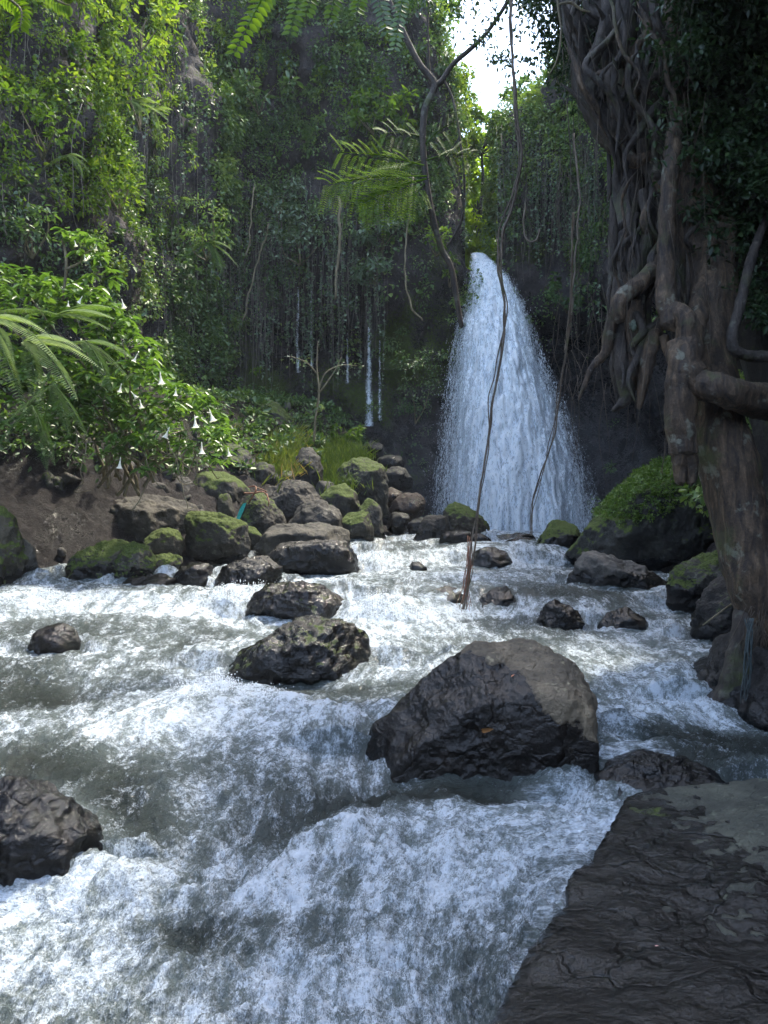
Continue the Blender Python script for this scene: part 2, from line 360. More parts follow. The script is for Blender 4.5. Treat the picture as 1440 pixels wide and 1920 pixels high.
for t in bb:
    q = topr.copy(); dist = 10 * t
    q[:, 0] -= nx * dist * np.where(uys > 19.5, .25, 1) - dist * .13 * (uys > 19.4) * (uxs > 0); q[:, 1] -= np.where(uys > 19.5, -1.0, ny) * dist
    q[:, 2] -= dist * .8 * (uxs > 2.7) * (uys > 10) * sstep(9, 10, uH) + .3 * dist * (uxs < 2.3) * (uxs > -4) * (uys > 19.4); q[:, 2] += dist * .1 * (uH > 9) + .5 * fbm(q * .6, 3) * (uH > 9) + .05 * dist * (uH < 9)
    rows.append(q)
CV = np.concatenate(rows); nc = len(us); nr = len(rows)
CF = grid_faces(nr, nc)[:, ::-1]
cpx, cpy = topx(CV)
def blob(px, py, cx, cy, rx, ry, p=2): return np.exp(-(np.abs((px - cx) / rx) ** p + np.abs((py - cy) / ry) ** p))
mossn = fbm(CV * .7 + 3, 3)
moss = .32 + .3 * mossn + .35 * blob(cpx, cpy, 770, 700, 90, 110) + .2 * blob(cpx, cpy, 560, 730, 120, 60)
moss -= .5 * sstep(1000, 1060, cpx) * sstep(520, 600, cpy)
wetc = .25 + .25 * sstep(520, 640, cpy) + .3 * blob(cpx, cpy, 850, 520, 70, 90)
o = mesh_np('cliff', CV, CF, M_cliff, None, {'wet': wetc, 'moss': moss}); tag(o, kind='structure'); o.color = (.70, .62, .68, 1)
cliff_obj = o
# rock floor of the gorge above the waterfall is part of the same sheet; a far bank closes it with trees
# ------------------------------------------------------------------ rocks
def ico(sub):
    bm = bmesh.new(); bmesh.ops.create_icosphere(bm, subdivisions=sub, radius=1)
    V = np.array([v.co[:] for v in bm.verts]); F = np.array([[v.index for v in f.verts] for f in bm.faces]); bm.free(); return norm(V), F
ICO = {s: ico(s) for s in (3, 4, 5, 6, 7)}
def hull_planes(pts):
    bm = bmesh.new()
    for p in pts: bm.verts.new(p)
    bmesh.ops.convex_hull(bm, input=bm.verts[:]); bm.normal_update()
    pl = np.array([[*f.normal, f.normal.dot(f.verts[0].co)] for f in bm.faces if f.calc_area() > 1e-9]); bm.free(); return pl
def vnormals(V, F):
    n = np.cross(V[F[:, 1]] - V[F[:, 0]], V[F[:, 2]] - V[F[:, 0]]); out = np.zeros_like(V)
    for k in range(F.shape[1]): np.add.at(out, F[:, k], n)
    return norm(out)
ROCKS = []
def rock3d(name, pts, label, cat='boulder', group=None, moss=.3, wet=0., tint=(1, 1, 1), sub=5, p=60, rough=1.0, parent=None, seed=0, mossfn=None, wetfn=None, chips=26, cmin=.80):
    pts = np.array(pts); c = (pts.max(0) + pts.min(0)) / 2; rel = pts - c; size = (rel.max(0) - rel.min(0)); s = float(np.cbrt(np.prod(size)))
    pl = hull_planes([tuple(q) for q in rel]); D, F = ICO[sub]
    pl = pl[pl[:, 3] > 1e-4]; rs_ = np.random.RandomState(int(abs(c[0] * 977 + c[1] * 131) * 10) % 99991); cn = norm(rs_.normal(size=(chips, 3)))
    if chips: pl = np.concatenate([pl, np.concatenate([cn, (rel @ cn.T).max(0)[:, None] * rs_.uniform(cmin, .97, (chips, 1))], 1)])
    q = np.clip(D @ pl[:, :3].T, 0, None) / pl[:, 3]
    r = 1 / (np.sum(q ** p, 1) ** (1 / p)); V = D * r[:, None]
    sd = seed * 7.77 + c.sum() * 3.1; W = V / s
    V = V + D * (s * rough * (.06 * fbm(W * 1.7 + sd, 3) + .022 * ridged(W * 3.2 + sd, 4) - .015 + .030 * fbm(W * 7 + sd, 5, .62)))[:, None]
    nrm = vnormals(V, F); Wd = V + c
    wl = np.interp(Wd[:, 1], PY, PZ)
    nz = fbm(Wd * 2.2 / max(s, .3) + 3, 3)
    mo = moss * 1.25 * sstep(.0, .75, nrm[:, 2] + .25 * nz) + .2 * nz * moss
    we = wet + .9 * sstep(.22, .04, Wd[:, 2] - wl + .06 * nz)
    if mossfn: mo = mossfn(Wd, nrm, mo)
    if wetfn: we = wetfn(Wd, nrm, we)
    o = mesh_np(name, Wd, F, M_rock, None, {'moss': mo, 'wet': we}, True, c); o.color = (*tint, 1)
    tag(o, label, cat, group); ROCKS.append((c, size)); return o
def rock(out, Y, label, moss=.3, wet=0., tint=(1, 1, 1), thick=.8, sub=5, sink=.18, front=.55, up=.0, grow=0, **kw):
    out = np.array(out, float); oc = (out.max(0) + out.min(0)) / 2; out = oc + (out - oc) * (grow or (1.07 if Y < 10.3 else 1.26)); O = np.array([P(a, b, Y) for a, b in out]); c = O.mean(0)
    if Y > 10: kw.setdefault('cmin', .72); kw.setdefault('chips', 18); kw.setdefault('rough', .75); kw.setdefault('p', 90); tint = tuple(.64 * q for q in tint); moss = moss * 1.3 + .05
    w = O[:, 0].max() - O[:, 0].min(); h = O[:, 2].max() - O[:, 2].min(); T = thick * w * .5
    pts = list(O)
    low = O[:, 2] < c[2]
    for q in O[low]: pts.append(q - (0, 0, sink * h + .05))
    rr = np.random.RandomState(int(abs(out.sum())) % 9999)
    for q in O:
        f = front + rr.uniform(-.12, .12); d = (q - c); pts.append(c + d * (f, 1, f * (1 if q[2] > c[2] else 1.1)) + (0, -T * rr.uniform(.75, 1), h * (up - .06)))
        f = .6 + rr.uniform(-.12, .12); pts.append(c + d * (f, 1, f) + (0, T * rr.uniform(.7, 1), 0))
    return rock3d(kw.pop('name', 'boulder'), pts, label, moss=moss, wet=wet, tint=tint, sub=sub, **kw)
brown = (1.15, 1.02, .85); cool = (.85, .9, 1.0); dark = (.5, .5, .52); lt = (1.25, 1.22, 1.15)
def wf_big(W, n, we):      # dry tan top right, wet front and lower left
    d = W[:, 2] - (.75 - .72 * (W[:, 0] - .44)) + .10 * fbm(W * 4, 4) + .05 * W[:, 0] * (n[:, 2] - .5)
    return sstep(.12, -.02, d) * 1.0 + sstep(.42, .28, W[:, 2]) * .6
rock([(685, 1392), (700, 1360), (778, 1300), (882, 1216), (975, 1190), (1045, 1213), (1088, 1262), (1113, 1315), (1112, 1420), (1095, 1478), (1000, 1470), (800, 1440), (720, 1415)],
     4.05, 'largest mid-river boulder with dry tan top and wet black front, brown leaf on it', moss=.0, tint=(1.7, 1.45, 1.1), sub=7, thick=.62, sink=.1, front=.80, up=-.16, grow=1.03, chips=8, rough=.55, wetfn=wf_big)
rock([(415, 1250), (440, 1225), (500, 1190), (580, 1158), (640, 1160), (680, 1200), (695, 1250), (690, 1270), (560, 1276), (430, 1264)], 5.75,
     'dark wet boulder with mossy crown in white water left of the tan-topped boulder', moss=.34, wet=.55, tint=(.62, .58, .52), sub=6, thick=.7)
rock([(-90, 1462), (40, 1468), (125, 1508), (172, 1545), (180, 1590), (150, 1622), (60, 1640), (-90, 1660)], 2.95,
     'black glossy rock cut off by the left edge in the foreground rapids', moss=.0, wet=1, tint=(.4, .38, .37), sub=6, thick=.8, rough=.9, chips=12)
rock([(45, 1215), (75, 1180), (110, 1168), (140, 1175), (152, 1202), (140, 1230), (80, 1230)], 6.15, 'small wet reddish-brown rock in the rapids near the left edge', moss=.15, wet=.9, tint=(.8, .6, .5))
rock([(455, 1140), (490, 1096), (560, 1089), (620, 1102), (655, 1132), (640, 1152), (520, 1154)], 7.75, 'low wet brown boulder with water sliding off its right side, behind the mossy-crowned one', moss=.3, wet=.8, tint=(.9, .7, .6), sub=6)
rock([(400, 1090), (412, 1065), (450, 1050), (500, 1042), (530, 1058), (522, 1085), (500, 1102), (470, 1112), (415, 1107)], 8.75, 'rounded dark speckled boulder at the water edge below the rock pile', moss=.15, wet=.45, tint=(.75, .74, .74), sub=6)
rock([(318, 1088), (340, 1058), (372, 1050), (405, 1062), (408, 1103), (330, 1102)], 8.9, 'wet black rock with a small cascade beside the rounded speckled boulder', moss=.1, wet=.9, tint=(.6, .6, .65))
rock([(487, 1032), (505, 995), (560, 982), (620, 988), (650, 1012), (640, 1036), (500, 1048)], 10.9, 'long pale-topped boulder behind the square black block at the river edge', moss=.15, wet=.1, tint=(1.1, 1.08, 1.0), sub=6)
rock([(512, 1052), (520, 1017), (600, 1010), (658, 1012), (672, 1036), (670, 1064), (640, 1070), (520, 1058)], 9.9, 'square-cut black block with wet streaks at the river edge', moss=.1, wet=.5, tint=(.5, .48, .47), sub=6, front=.92, p=30)
rock([(350, 1022), (350, 975), (375, 962), (420, 966), (450, 985), (460, 1028), (440, 1034), (355, 1030)], 10.5, 'grey boulder with a bright moss patch on its upper left', moss=.6, wet=.0, tint=(.85, .85, .8), sub=6)
rock([(195, 1000), (215, 950), (235, 936), (300, 937), (345, 950), (374, 966), (352, 1012), (230, 1014)], 11.1, 'broad light grey boulder under the flowering shrub', moss=.15, tint=(1.05, 1.0, .9), sub=6)
rock([(262, 1030), (280, 1000), (300, 988), (330, 992), (345, 1010), (342, 1034), (270, 1034)], 10.2, 'round boulder half covered in olive moss in front of the light grey one', moss=.75, tint=(.85, .82, .7))
rock([(128, 1090), (132, 1050), (160, 1030), (205, 1013), (242, 1013), (238, 1055), (218, 1094)], 9.4, 'long sloping boulder with a mossy top beside the trickle', moss=.95, wet=.1, tint=(.7, .68, .6), sub=6)
rock([(212, 1100), (218, 1045), (235, 1020), (262, 1013), (284, 1022), (288, 1042), (292, 1082), (255, 1102)], 9.05, 'upright boulder coated in bright green moss', moss=1.5, wet=.0, tint=(.8, .78, .7), sub=6)
rock([(283, 1062), (290, 1035), (315, 1031), (338, 1040), (342, 1062), (330, 1080), (295, 1078)], 9.6, 'small rounded moss-capped rock right of the bright green boulder', moss=.95, tint=(.8, .78, .7))
rock([(228, 1097), (250, 1082), (300, 1077), (324, 1085), (327, 1102), (300, 1113), (240, 1113)], 8.75, 'low flat wet rock at the foot of the bright green boulder', moss=.1, wet=.7, tint=(.75, .72, .7))
rock([(-110, 940), (0, 945), (24, 975), (42, 1040), (36, 1092), (-110, 1104)], 8.5, 'tall moss-covered rock at the left edge of the river', moss=1.3, wet=.1, tint=(.7, .68, .55), sub=6)
rock([(18, 1010), (48, 1013), (68, 1040), (62, 1075), (24, 1092)], 8.8, 'grey knob leaning on the moss-covered rock at the left edge', moss=.4, wet=.3, tint=(.8, .8, .75))
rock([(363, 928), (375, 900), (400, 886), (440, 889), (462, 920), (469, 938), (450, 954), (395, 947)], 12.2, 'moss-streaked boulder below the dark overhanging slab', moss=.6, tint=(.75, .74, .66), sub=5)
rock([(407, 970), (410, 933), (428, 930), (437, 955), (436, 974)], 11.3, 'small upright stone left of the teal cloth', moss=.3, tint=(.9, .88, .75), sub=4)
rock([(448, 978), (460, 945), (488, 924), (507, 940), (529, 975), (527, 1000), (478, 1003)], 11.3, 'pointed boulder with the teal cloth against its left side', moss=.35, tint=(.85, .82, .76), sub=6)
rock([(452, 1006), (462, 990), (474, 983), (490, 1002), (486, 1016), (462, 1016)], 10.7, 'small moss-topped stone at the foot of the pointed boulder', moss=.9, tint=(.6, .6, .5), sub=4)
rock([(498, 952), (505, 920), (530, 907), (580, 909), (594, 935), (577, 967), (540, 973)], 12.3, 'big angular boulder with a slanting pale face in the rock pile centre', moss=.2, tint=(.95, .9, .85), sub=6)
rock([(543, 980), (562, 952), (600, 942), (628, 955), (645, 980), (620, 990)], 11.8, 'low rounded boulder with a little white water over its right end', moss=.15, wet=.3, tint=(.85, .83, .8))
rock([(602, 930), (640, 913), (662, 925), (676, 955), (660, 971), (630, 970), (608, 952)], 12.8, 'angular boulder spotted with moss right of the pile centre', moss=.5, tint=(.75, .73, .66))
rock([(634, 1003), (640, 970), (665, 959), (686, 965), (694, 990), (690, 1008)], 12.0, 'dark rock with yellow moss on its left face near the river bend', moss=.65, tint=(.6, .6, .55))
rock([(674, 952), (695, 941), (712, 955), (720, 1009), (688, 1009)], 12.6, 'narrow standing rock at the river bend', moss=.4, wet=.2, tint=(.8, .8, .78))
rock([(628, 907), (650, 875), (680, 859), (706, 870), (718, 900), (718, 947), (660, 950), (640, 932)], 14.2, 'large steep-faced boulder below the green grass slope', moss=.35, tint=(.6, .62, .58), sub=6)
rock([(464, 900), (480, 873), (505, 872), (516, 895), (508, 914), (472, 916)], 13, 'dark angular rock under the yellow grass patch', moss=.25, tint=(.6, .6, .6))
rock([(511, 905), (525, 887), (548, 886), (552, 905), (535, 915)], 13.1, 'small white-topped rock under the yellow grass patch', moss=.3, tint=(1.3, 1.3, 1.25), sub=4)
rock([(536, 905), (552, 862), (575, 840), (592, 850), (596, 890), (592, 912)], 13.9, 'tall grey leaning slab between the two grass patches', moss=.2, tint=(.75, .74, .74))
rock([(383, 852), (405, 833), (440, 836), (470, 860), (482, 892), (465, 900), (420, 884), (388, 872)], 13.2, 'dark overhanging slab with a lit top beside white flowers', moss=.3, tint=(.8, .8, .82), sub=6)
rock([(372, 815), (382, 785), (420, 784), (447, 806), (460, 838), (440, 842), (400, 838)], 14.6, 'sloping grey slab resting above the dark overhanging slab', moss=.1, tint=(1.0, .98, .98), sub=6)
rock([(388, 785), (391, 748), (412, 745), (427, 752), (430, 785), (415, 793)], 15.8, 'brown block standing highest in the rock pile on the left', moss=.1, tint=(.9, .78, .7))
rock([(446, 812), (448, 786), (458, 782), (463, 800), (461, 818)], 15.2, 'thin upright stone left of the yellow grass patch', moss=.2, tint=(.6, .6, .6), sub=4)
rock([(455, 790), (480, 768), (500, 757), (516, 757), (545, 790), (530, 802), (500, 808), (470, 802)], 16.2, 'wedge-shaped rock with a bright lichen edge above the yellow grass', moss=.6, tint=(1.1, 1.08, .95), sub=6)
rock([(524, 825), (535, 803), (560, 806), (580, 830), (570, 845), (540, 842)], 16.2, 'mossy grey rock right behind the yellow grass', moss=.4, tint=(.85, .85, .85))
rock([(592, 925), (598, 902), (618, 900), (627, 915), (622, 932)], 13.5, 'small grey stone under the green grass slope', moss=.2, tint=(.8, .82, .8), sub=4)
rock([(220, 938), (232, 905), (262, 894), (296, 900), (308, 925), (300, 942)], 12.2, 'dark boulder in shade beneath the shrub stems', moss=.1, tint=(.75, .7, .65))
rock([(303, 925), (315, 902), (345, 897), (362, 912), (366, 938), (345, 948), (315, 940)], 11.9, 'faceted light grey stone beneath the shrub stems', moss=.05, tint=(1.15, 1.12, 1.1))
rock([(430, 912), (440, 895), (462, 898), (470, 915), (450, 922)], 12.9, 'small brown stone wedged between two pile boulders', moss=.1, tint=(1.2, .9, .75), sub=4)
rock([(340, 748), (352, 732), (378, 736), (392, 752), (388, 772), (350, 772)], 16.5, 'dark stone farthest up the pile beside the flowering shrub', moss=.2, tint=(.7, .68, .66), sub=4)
for k, (cx, cy, r, lb) in enumerate([(702, 842, 15, 'small wet grey stone directly below the middle trickle'), (730, 865, 17, 'dark stone right of the steep-faced boulder'), (745, 895, 20, 'larger dark stone leaning on the cliff foot'),
                                 (765, 945, 22, 'brown-pink stone at the cliff foot left of the waterfall'), (735, 930, 15, 'round grey stone left of the brown-pink one'), (748, 975, 18, 'wet stone at the pool edge left of the waterfall'), (785, 985, 16, 'dark stone nearest the waterfall foot on the left'), (612, 842, 12, 'pale stone above the green grass slope'), (665, 845, 14, 'dark stone at the top of the green grass slope')]):
    Yk = 17 - (cy - 840) * .018
    rock([(cx + r * (1.25 + .2 * math.sin(k + 2 * a)) * math.cos(a), cy + r * .85 * math.sin(a)) for a in np.linspace(0, 5.4, 7)], Yk, lb, moss=.2, wet=.4,
         tint=(1.3, .95, .8) if 'brown' in lb else (.7, .7, .72), sub=4)
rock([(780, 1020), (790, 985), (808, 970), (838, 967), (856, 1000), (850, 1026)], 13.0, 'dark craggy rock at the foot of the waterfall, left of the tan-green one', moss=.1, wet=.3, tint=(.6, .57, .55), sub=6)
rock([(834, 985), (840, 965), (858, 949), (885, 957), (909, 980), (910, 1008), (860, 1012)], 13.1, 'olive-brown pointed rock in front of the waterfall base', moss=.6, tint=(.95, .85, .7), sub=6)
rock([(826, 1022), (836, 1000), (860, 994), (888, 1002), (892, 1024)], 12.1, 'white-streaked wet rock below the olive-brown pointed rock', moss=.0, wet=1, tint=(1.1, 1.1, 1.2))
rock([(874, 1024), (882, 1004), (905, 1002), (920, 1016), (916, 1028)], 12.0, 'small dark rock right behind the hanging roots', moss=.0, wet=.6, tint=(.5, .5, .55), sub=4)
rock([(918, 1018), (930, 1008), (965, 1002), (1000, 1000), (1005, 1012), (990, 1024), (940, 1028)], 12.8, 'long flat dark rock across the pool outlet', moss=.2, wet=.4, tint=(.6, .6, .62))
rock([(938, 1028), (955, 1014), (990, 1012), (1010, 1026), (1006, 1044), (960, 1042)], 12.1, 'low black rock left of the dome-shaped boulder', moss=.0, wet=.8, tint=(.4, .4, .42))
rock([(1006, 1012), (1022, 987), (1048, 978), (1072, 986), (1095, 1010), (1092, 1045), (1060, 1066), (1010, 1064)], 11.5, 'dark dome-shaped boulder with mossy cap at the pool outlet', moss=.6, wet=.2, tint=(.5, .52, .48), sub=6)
rock([(1120, 1176), (1140, 1150), (1175, 1143), (1210, 1158), (1216, 1180)], 7.0, 'low wet rock in the rapids between the pale grey rock and the tan-topped boulder', moss=.1, wet=1, tint=(.6, .57, .52), sub=5)
rock([(660, 1128), (680, 1104), (715, 1098), (745, 1112), (750, 1132)], 8.0, 'low dark rock on the ledge left of the red root tip', moss=.1, wet=1, tint=(.6, .55, .5), sub=5)
rock([(758, 1073), (770, 1055), (788, 1053), (804, 1065), (802, 1077)], 9.7, 'tiny black rock alone in the middle of the upper river', moss=.0, wet=.9, tint=(.5, .45, .45), sub=4)
rock([(876, 1064), (890, 1036), (915, 1028), (945, 1036), (962, 1054), (965, 1066)], 10.5, 'wet hump with water sheeting over it behind the red root tip', moss=.1, wet=1, tint=(.6, .62, .6))
rock([(885, 1156), (900, 1119), (935, 1100), (962, 1108), (974, 1144), (970, 1164)], 7.65, 'dark wet rock on the river ledge beside the red root tip', moss=.1, wet=1, tint=(.55, .5, .5), sub=6)
rock([(1002, 1179), (1012, 1139), (1040, 1124), (1072, 1134), (1096, 1166), (1090, 1194), (1030, 1190)], 7.1, 'dark wet rock on the river ledge right above the tan-topped boulder', moss=.1, wet=1, tint=(.55, .5, .46), sub=6)
rock([(1094, 1015), (1096, 975), (1110, 960), (1150, 922), (1200, 897), (1260, 882), (1310, 884), (1350, 905), (1385, 1000), (1385, 1060), (1250, 1080), (1110, 1060)], 10.6,
     'giant boulder on the right bank with a cushion of green leaves', moss=.5, wet=.1, tint=(.6, .64, .64), sub=7, thick=.7, cat='boulder', rough=.7)
rock([(1069, 1103), (1078, 1055), (1095, 1036), (1140, 1038), (1180, 1058), (1232, 1078), (1258, 1102), (1256, 1132), (1200, 1136), (1100, 1116)], 8.7,
     'long pale grey rock with a black underside below the giant leafy boulder', moss=.1, wet=.0, tint=(1.15, 1.15, 1.15), sub=6, thick=.6)
rock([(1250, 1078), (1290, 1050), (1340, 1028), (1372, 1035), (1380, 1080), (1345, 1124), (1300, 1140), (1256, 1132)], 8.0, 'grey boulder patched with yellow moss beside the fig trunk', moss=.6, wet=.1, tint=(1.0, 1.0, .95), sub=6)
rock([(1289, 1188), (1308, 1130), (1350, 1085), (1390, 1066), (1440, 1100), (1440, 1195), (1380, 1208), (1300, 1196)], 6.75, 'black rock with a stick leaning on it left of the fig trunk foot', moss=.3, wet=.3, tint=(.38, .38, .4), sub=6)
rock([(1364, 1232), (1370, 1212), (1386, 1210), (1396, 1225), (1392, 1238)], 6.0, 'tiny black rock at the right water edge', moss=0, wet=1, tint=(.4, .4, .4), sub=4)
rock([(1312, 1322), (1340, 1296), (1375, 1245), (1400, 1190), (1560, 1150), (1640, 1390), (1420, 1385), (1370, 1368)], 4.9, 'black root-bound rock under the fig tree at the right edge', moss=.1, wet=.3, tint=(.28, .26, .25), sub=6, thick=.9)
rock([(1085, 1500), (1130, 1455), (1220, 1430), (1320, 1434), (1368, 1472), (1370, 1505)], 3.55, 'dark hump washed over by clear water behind the foreground slab', moss=.2, wet=1, tint=(.55, .55, .5), sub=6, thick=.9)
rock([(770, 1156), (800, 1112), (840, 1100), (876, 1116), (884, 1156)], 7.7, 'olive wet rock on the ledge directly under the red root tip', moss=.3, wet=1, tint=(.75, .68, .55), sub=5)
# foreground slab, lower right
SE = [(1195, 1495), (1150, 1535), (1085, 1620), (1005, 1727), (930, 1832), (866, 1922), (780, 2065), (660, 2300)]
def slab_pt(a, b, z=.42): Yk = (z - CZ) * 1440 / (960 - b); return ((a - 720) / 1440 * Yk, Yk, z)
SL = [slab_pt(*q) for q in SE] + [slab_pt(1290, 1470), slab_pt(1400, 1476, .47), (1.9, 2.9, .54), (2.4, 2.2, .58), (2.4, .8, .52), (1.3, .8, .44), (1.25, 2.1, .49), (1.8, 2.2, .57)]
slp = list(SL) + [(a + (.10 if k < 8 else 0), b, -.5) for k, (a, b, c) in enumerate(SL[:13])]
def wslab(W, n, we):
    d = W[:, 0] - .93 + .20 * fbm(W * 3.6, 5) + .30 * fbm(W * 11, 5, .65) - .5 * sstep(2.0, 1.6, W[:, 1])
    return 1.15 - .98 * sstep(-.12, .22, d) * (n[:, 2] > .4)
rock3d('boulder', slp, 'huge wet black slab in the right foreground with olive lichen patches', wet=1, moss=.0, tint=(.62, .70, .60), sub=7, p=90, rough=.42,
       chips=0, mossfn=lambda W, n, m: .62 * np.exp(-((W[:, 0] - .95) / .10) ** 2 - ((W[:, 1] - 2.72) / .08) ** 2) * (n[:, 2] > .4), wetfn=wslab)

# rubble between the boulders
rb = Bag(); D, F3 = ICO[3]
for k in range(200):
    x = R.uniform(-4.6, 1.4); y = np.interp(x, SHX, SHY) + R.uniform(-.2, 7) * R.uniform(.2, 1)
    if y > 19: continue
    s = R.uniform(.05, .15); c = np.array([x, y, float(ground_z(np.array([x]), np.array([y]))[0]) + s * .2])
    a = R.normal(size=(9, 3)); a = norm(a); d = R.uniform(.6, 1, 9); q = np.clip(D @ a.T, 0, None) / d
    r = np.minimum(1 / np.maximum((q ** 10).sum(1) ** .1, .5), 1.4); rb.add(c + D * r[:, None] * s * R.uniform(.6, 1.2, 3), F3, R.uniform(0, .5))
o = rb.build('rubble', M_rock, an='moss'); tag(o, 'small stones filling the gaps between the boulders on the left bank', 'stones', kind='stuff'); o.color = (.7, .68, .66, 1)

# ------------------------------------------------------------------ river water
ys = [.75]
while ys[-1] < 21.0: ys.append(ys[-1] + float(np.clip(ys[-1] ** 2 * .0012, .0022, .04)))
ys = np.array(ys); ncol = 620
uu = np.linspace(-1, 1, ncol)
half = ys * .60 + .5
X = uu[None, :] * half[:, None]; Yg = np.repeat(ys[:, None], ncol, 1); x = X.ravel(); y = Yg.ravel()
z0 = water_z(x, y); p3 = np.stack([x, y * .62, np.zeros_like(x)], 1)
psi = x + .20 * perlin(p3 * .9 + 4) + .05 * perlin(p3 * 3.1 + 14)
for c, s_ in ROCKS:
    if c[1] < 1.2 or c[1] > 13.5 or c[2] - np.interp(c[1], PY, PZ) > 1.2: continue
    a_ = s_[0] * .5; dx_, dy_ = x - c[0], (y - c[1]) * .8; r2 = np.maximum(dx_ ** 2 + dy_ ** 2, (.7 * a_) ** 2); psi = psi - .6 * a_ ** 2 * dx_ / r2 * np.exp(-r2 / (2.6 * a_) ** 2)
q3 = np.stack([psi, y * .34, np.zeros_like(x)], 1); g3 = np.stack([x + .3 * perlin(p3 * 1.3), y * 1.15, np.zeros_like(x)], 1)
amp = np.interp(y, [0, 2, 4, 7, 10, 13, 21], [.075, .075, .06, .055, .045, .022, .03])
n1 = perlin(g3 * 1.25); n2 = ridged(q3 * 3.6 + 8, 3, .5); n3 = fbm(q3 * (12, 22, 1) + 2, 3, .55); n4 = fbm(g3 * 30 + 6, 3, .6)
n5 = ridged(g3 * 4.2 + 60, 4, .55)
h = amp * (1.0 * n1 + .28 * n2 + .16 * n3 + .15 * n4 + .34 * n5)
def seg_d(ax, ay, bx, by):
    vx, vy = bx - ax, by - ay; t = np.clip(((x - ax) * vx + (y - ay) * vy) / (vx * vx + vy * vy), 0, 1)
    return np.hypot(x - ax - t * vx, y - ay - t * vy), t, np.sign((x - ax) * vy - (y - ay) * vx)
def gp(px, py): Yd = depth_at(py); return (px - 720) / 1440 * Yd, Yd
foam_add = np.zeros_like(x)
def ridge(a, b, w, hh, fo=0.):
    global h, foam_add
    d, t, s = seg_d(*gp(*a), *gp(*b)); g = np.exp(-(d / w) ** 2); h = h + hh * g; foam_add = foam_add + fo * g
ridge((350, 1830), (640, 1600), .16, .06, .1); ridge((640, 1600), (840, 1540), .16, .035, .1)
ridge((200, 1690), (345, 1730), .13, .08, .3); ridge((0, 1720), (200, 1700), .2, .08, .4)
ridge((370, 1810), (300, 1700), .12, -.04, -.3); ridge((215, 1500), (250, 1650), .12, -.06, -.25)
ridge((250, 1380), (400, 1330), .2, .08, .25); ridge((420, 1290), (600, 1380), .2, .07, .3); ridge((700, 1170), (860, 1190), .2, .06, .3)
ridge((1060, 1430), (1180, 1440), .15, .07, .0); ridge((500, 1560), (720, 1470), .12, -.06, -.1)
ridge((1120, 1400), (1300, 1330), .2, .05, .2); ridge((0, 1330), (120, 1300), .25, -.06, -.2)
# water piles up on the upstream side and drops behind each rock that breaks it
for c, s in ROCKS:
    if c[1] < 1.2 or c[1] > 13.5: continue
    rx = s[0] * .5 + .05; ry = s[1] * .5 + .05
    near = (np.abs(x - c[0]) < rx * 2.5) & (np.abs(y - c[1]) < ry * 3 + .3)
    if not near.any(): continue
    dd = np.sqrt(((x[near] - c[0]) / rx) ** 2 + ((y[near] - c[1]) / ry) ** 2)
    up = y[near] > c[1]; sc = min(.10, .12 * s[0])
    h[near] += np.where(up, sc * .8, -sc * .6) * np.exp(-((dd - 1.1) / .35) ** 2)
    foam_add[near] += np.where(up, .05, .28) * np.exp(-((dd - 1.25) / .3) ** 2)
zz = z0 + h
gyr = np.gradient(z0.reshape(Yg.shape), axis=0) / np.gradient(Yg, axis=0)
wpx = x / y * 1440 + 720; wpy = 960 - (z0 - CZ) / y * 1440
foam = .345 + .9 * np.clip(gyr.ravel() - .07, 0, .5) + 1.5 * h / .12 * .09 + .22 * fbm(q3 * .9 + 30, 3) + foam_add
for (cx, cy, rx, ry, a) in [(420, 1360, 190, 60, .28), (140, 1720, 200, 70, .30), (100, 1860, 260, 70, .25), (560, 1900, 160, 40, .25), (700, 1200, 130, 45, .3), (1250, 1340, 160, 70, .28), (1010, 1560, 130, 45, .42), (930, 1085, 170, 14, .35),
                            (120, 1125, 200, 20, .3), (900, 1700, 60, 90, .15), (380, 1150, 120, 18, .3), (1170, 1220, 110, 40, .3), (760, 1010, 200, 14, .1), (1000, 1000, 160, 14, .35), (700, 1060, 60, 18, .35), (430, 1040, 60, 12, .4),
                            (80, 1460, 170, 45, -.45), (850, 1503, 190, 34, -.95), (1300, 1400, 170, 35, -.5), (1230, 1460, 110, 40, -.5), (380, 1790, 120, 70, -.26), (290, 1560, 60, 90, -.25), (560, 1800, 90, 40, -.2), (700, 1720, 110, 80, -.22), (850, 1620, 60, 40, -.15), (40, 1290, 130, 40, -.3), (860, 1140, 130, 22, -.15), (1100, 1130, 150, 16, -.25), (560, 1290, 170, 22, -.35), (60, 1180, 90, 14, -.25), (1400, 1460, 80, 60, -.4), (720, 1110, 100, 14, -.2)]:
    foam += a * blob(wpx, wpy, cx, cy, rx, ry)
foam = np.clip(foam, 0, .74) + .12 * np.clip(foam - .74, 0, 1)
o = mesh_np('river', np.stack([x, y, zz], 1), grid_faces(len(ys), ncol), M_water, None, {'foam': foam, 'psi': psi}); tag(o, kind='structure')

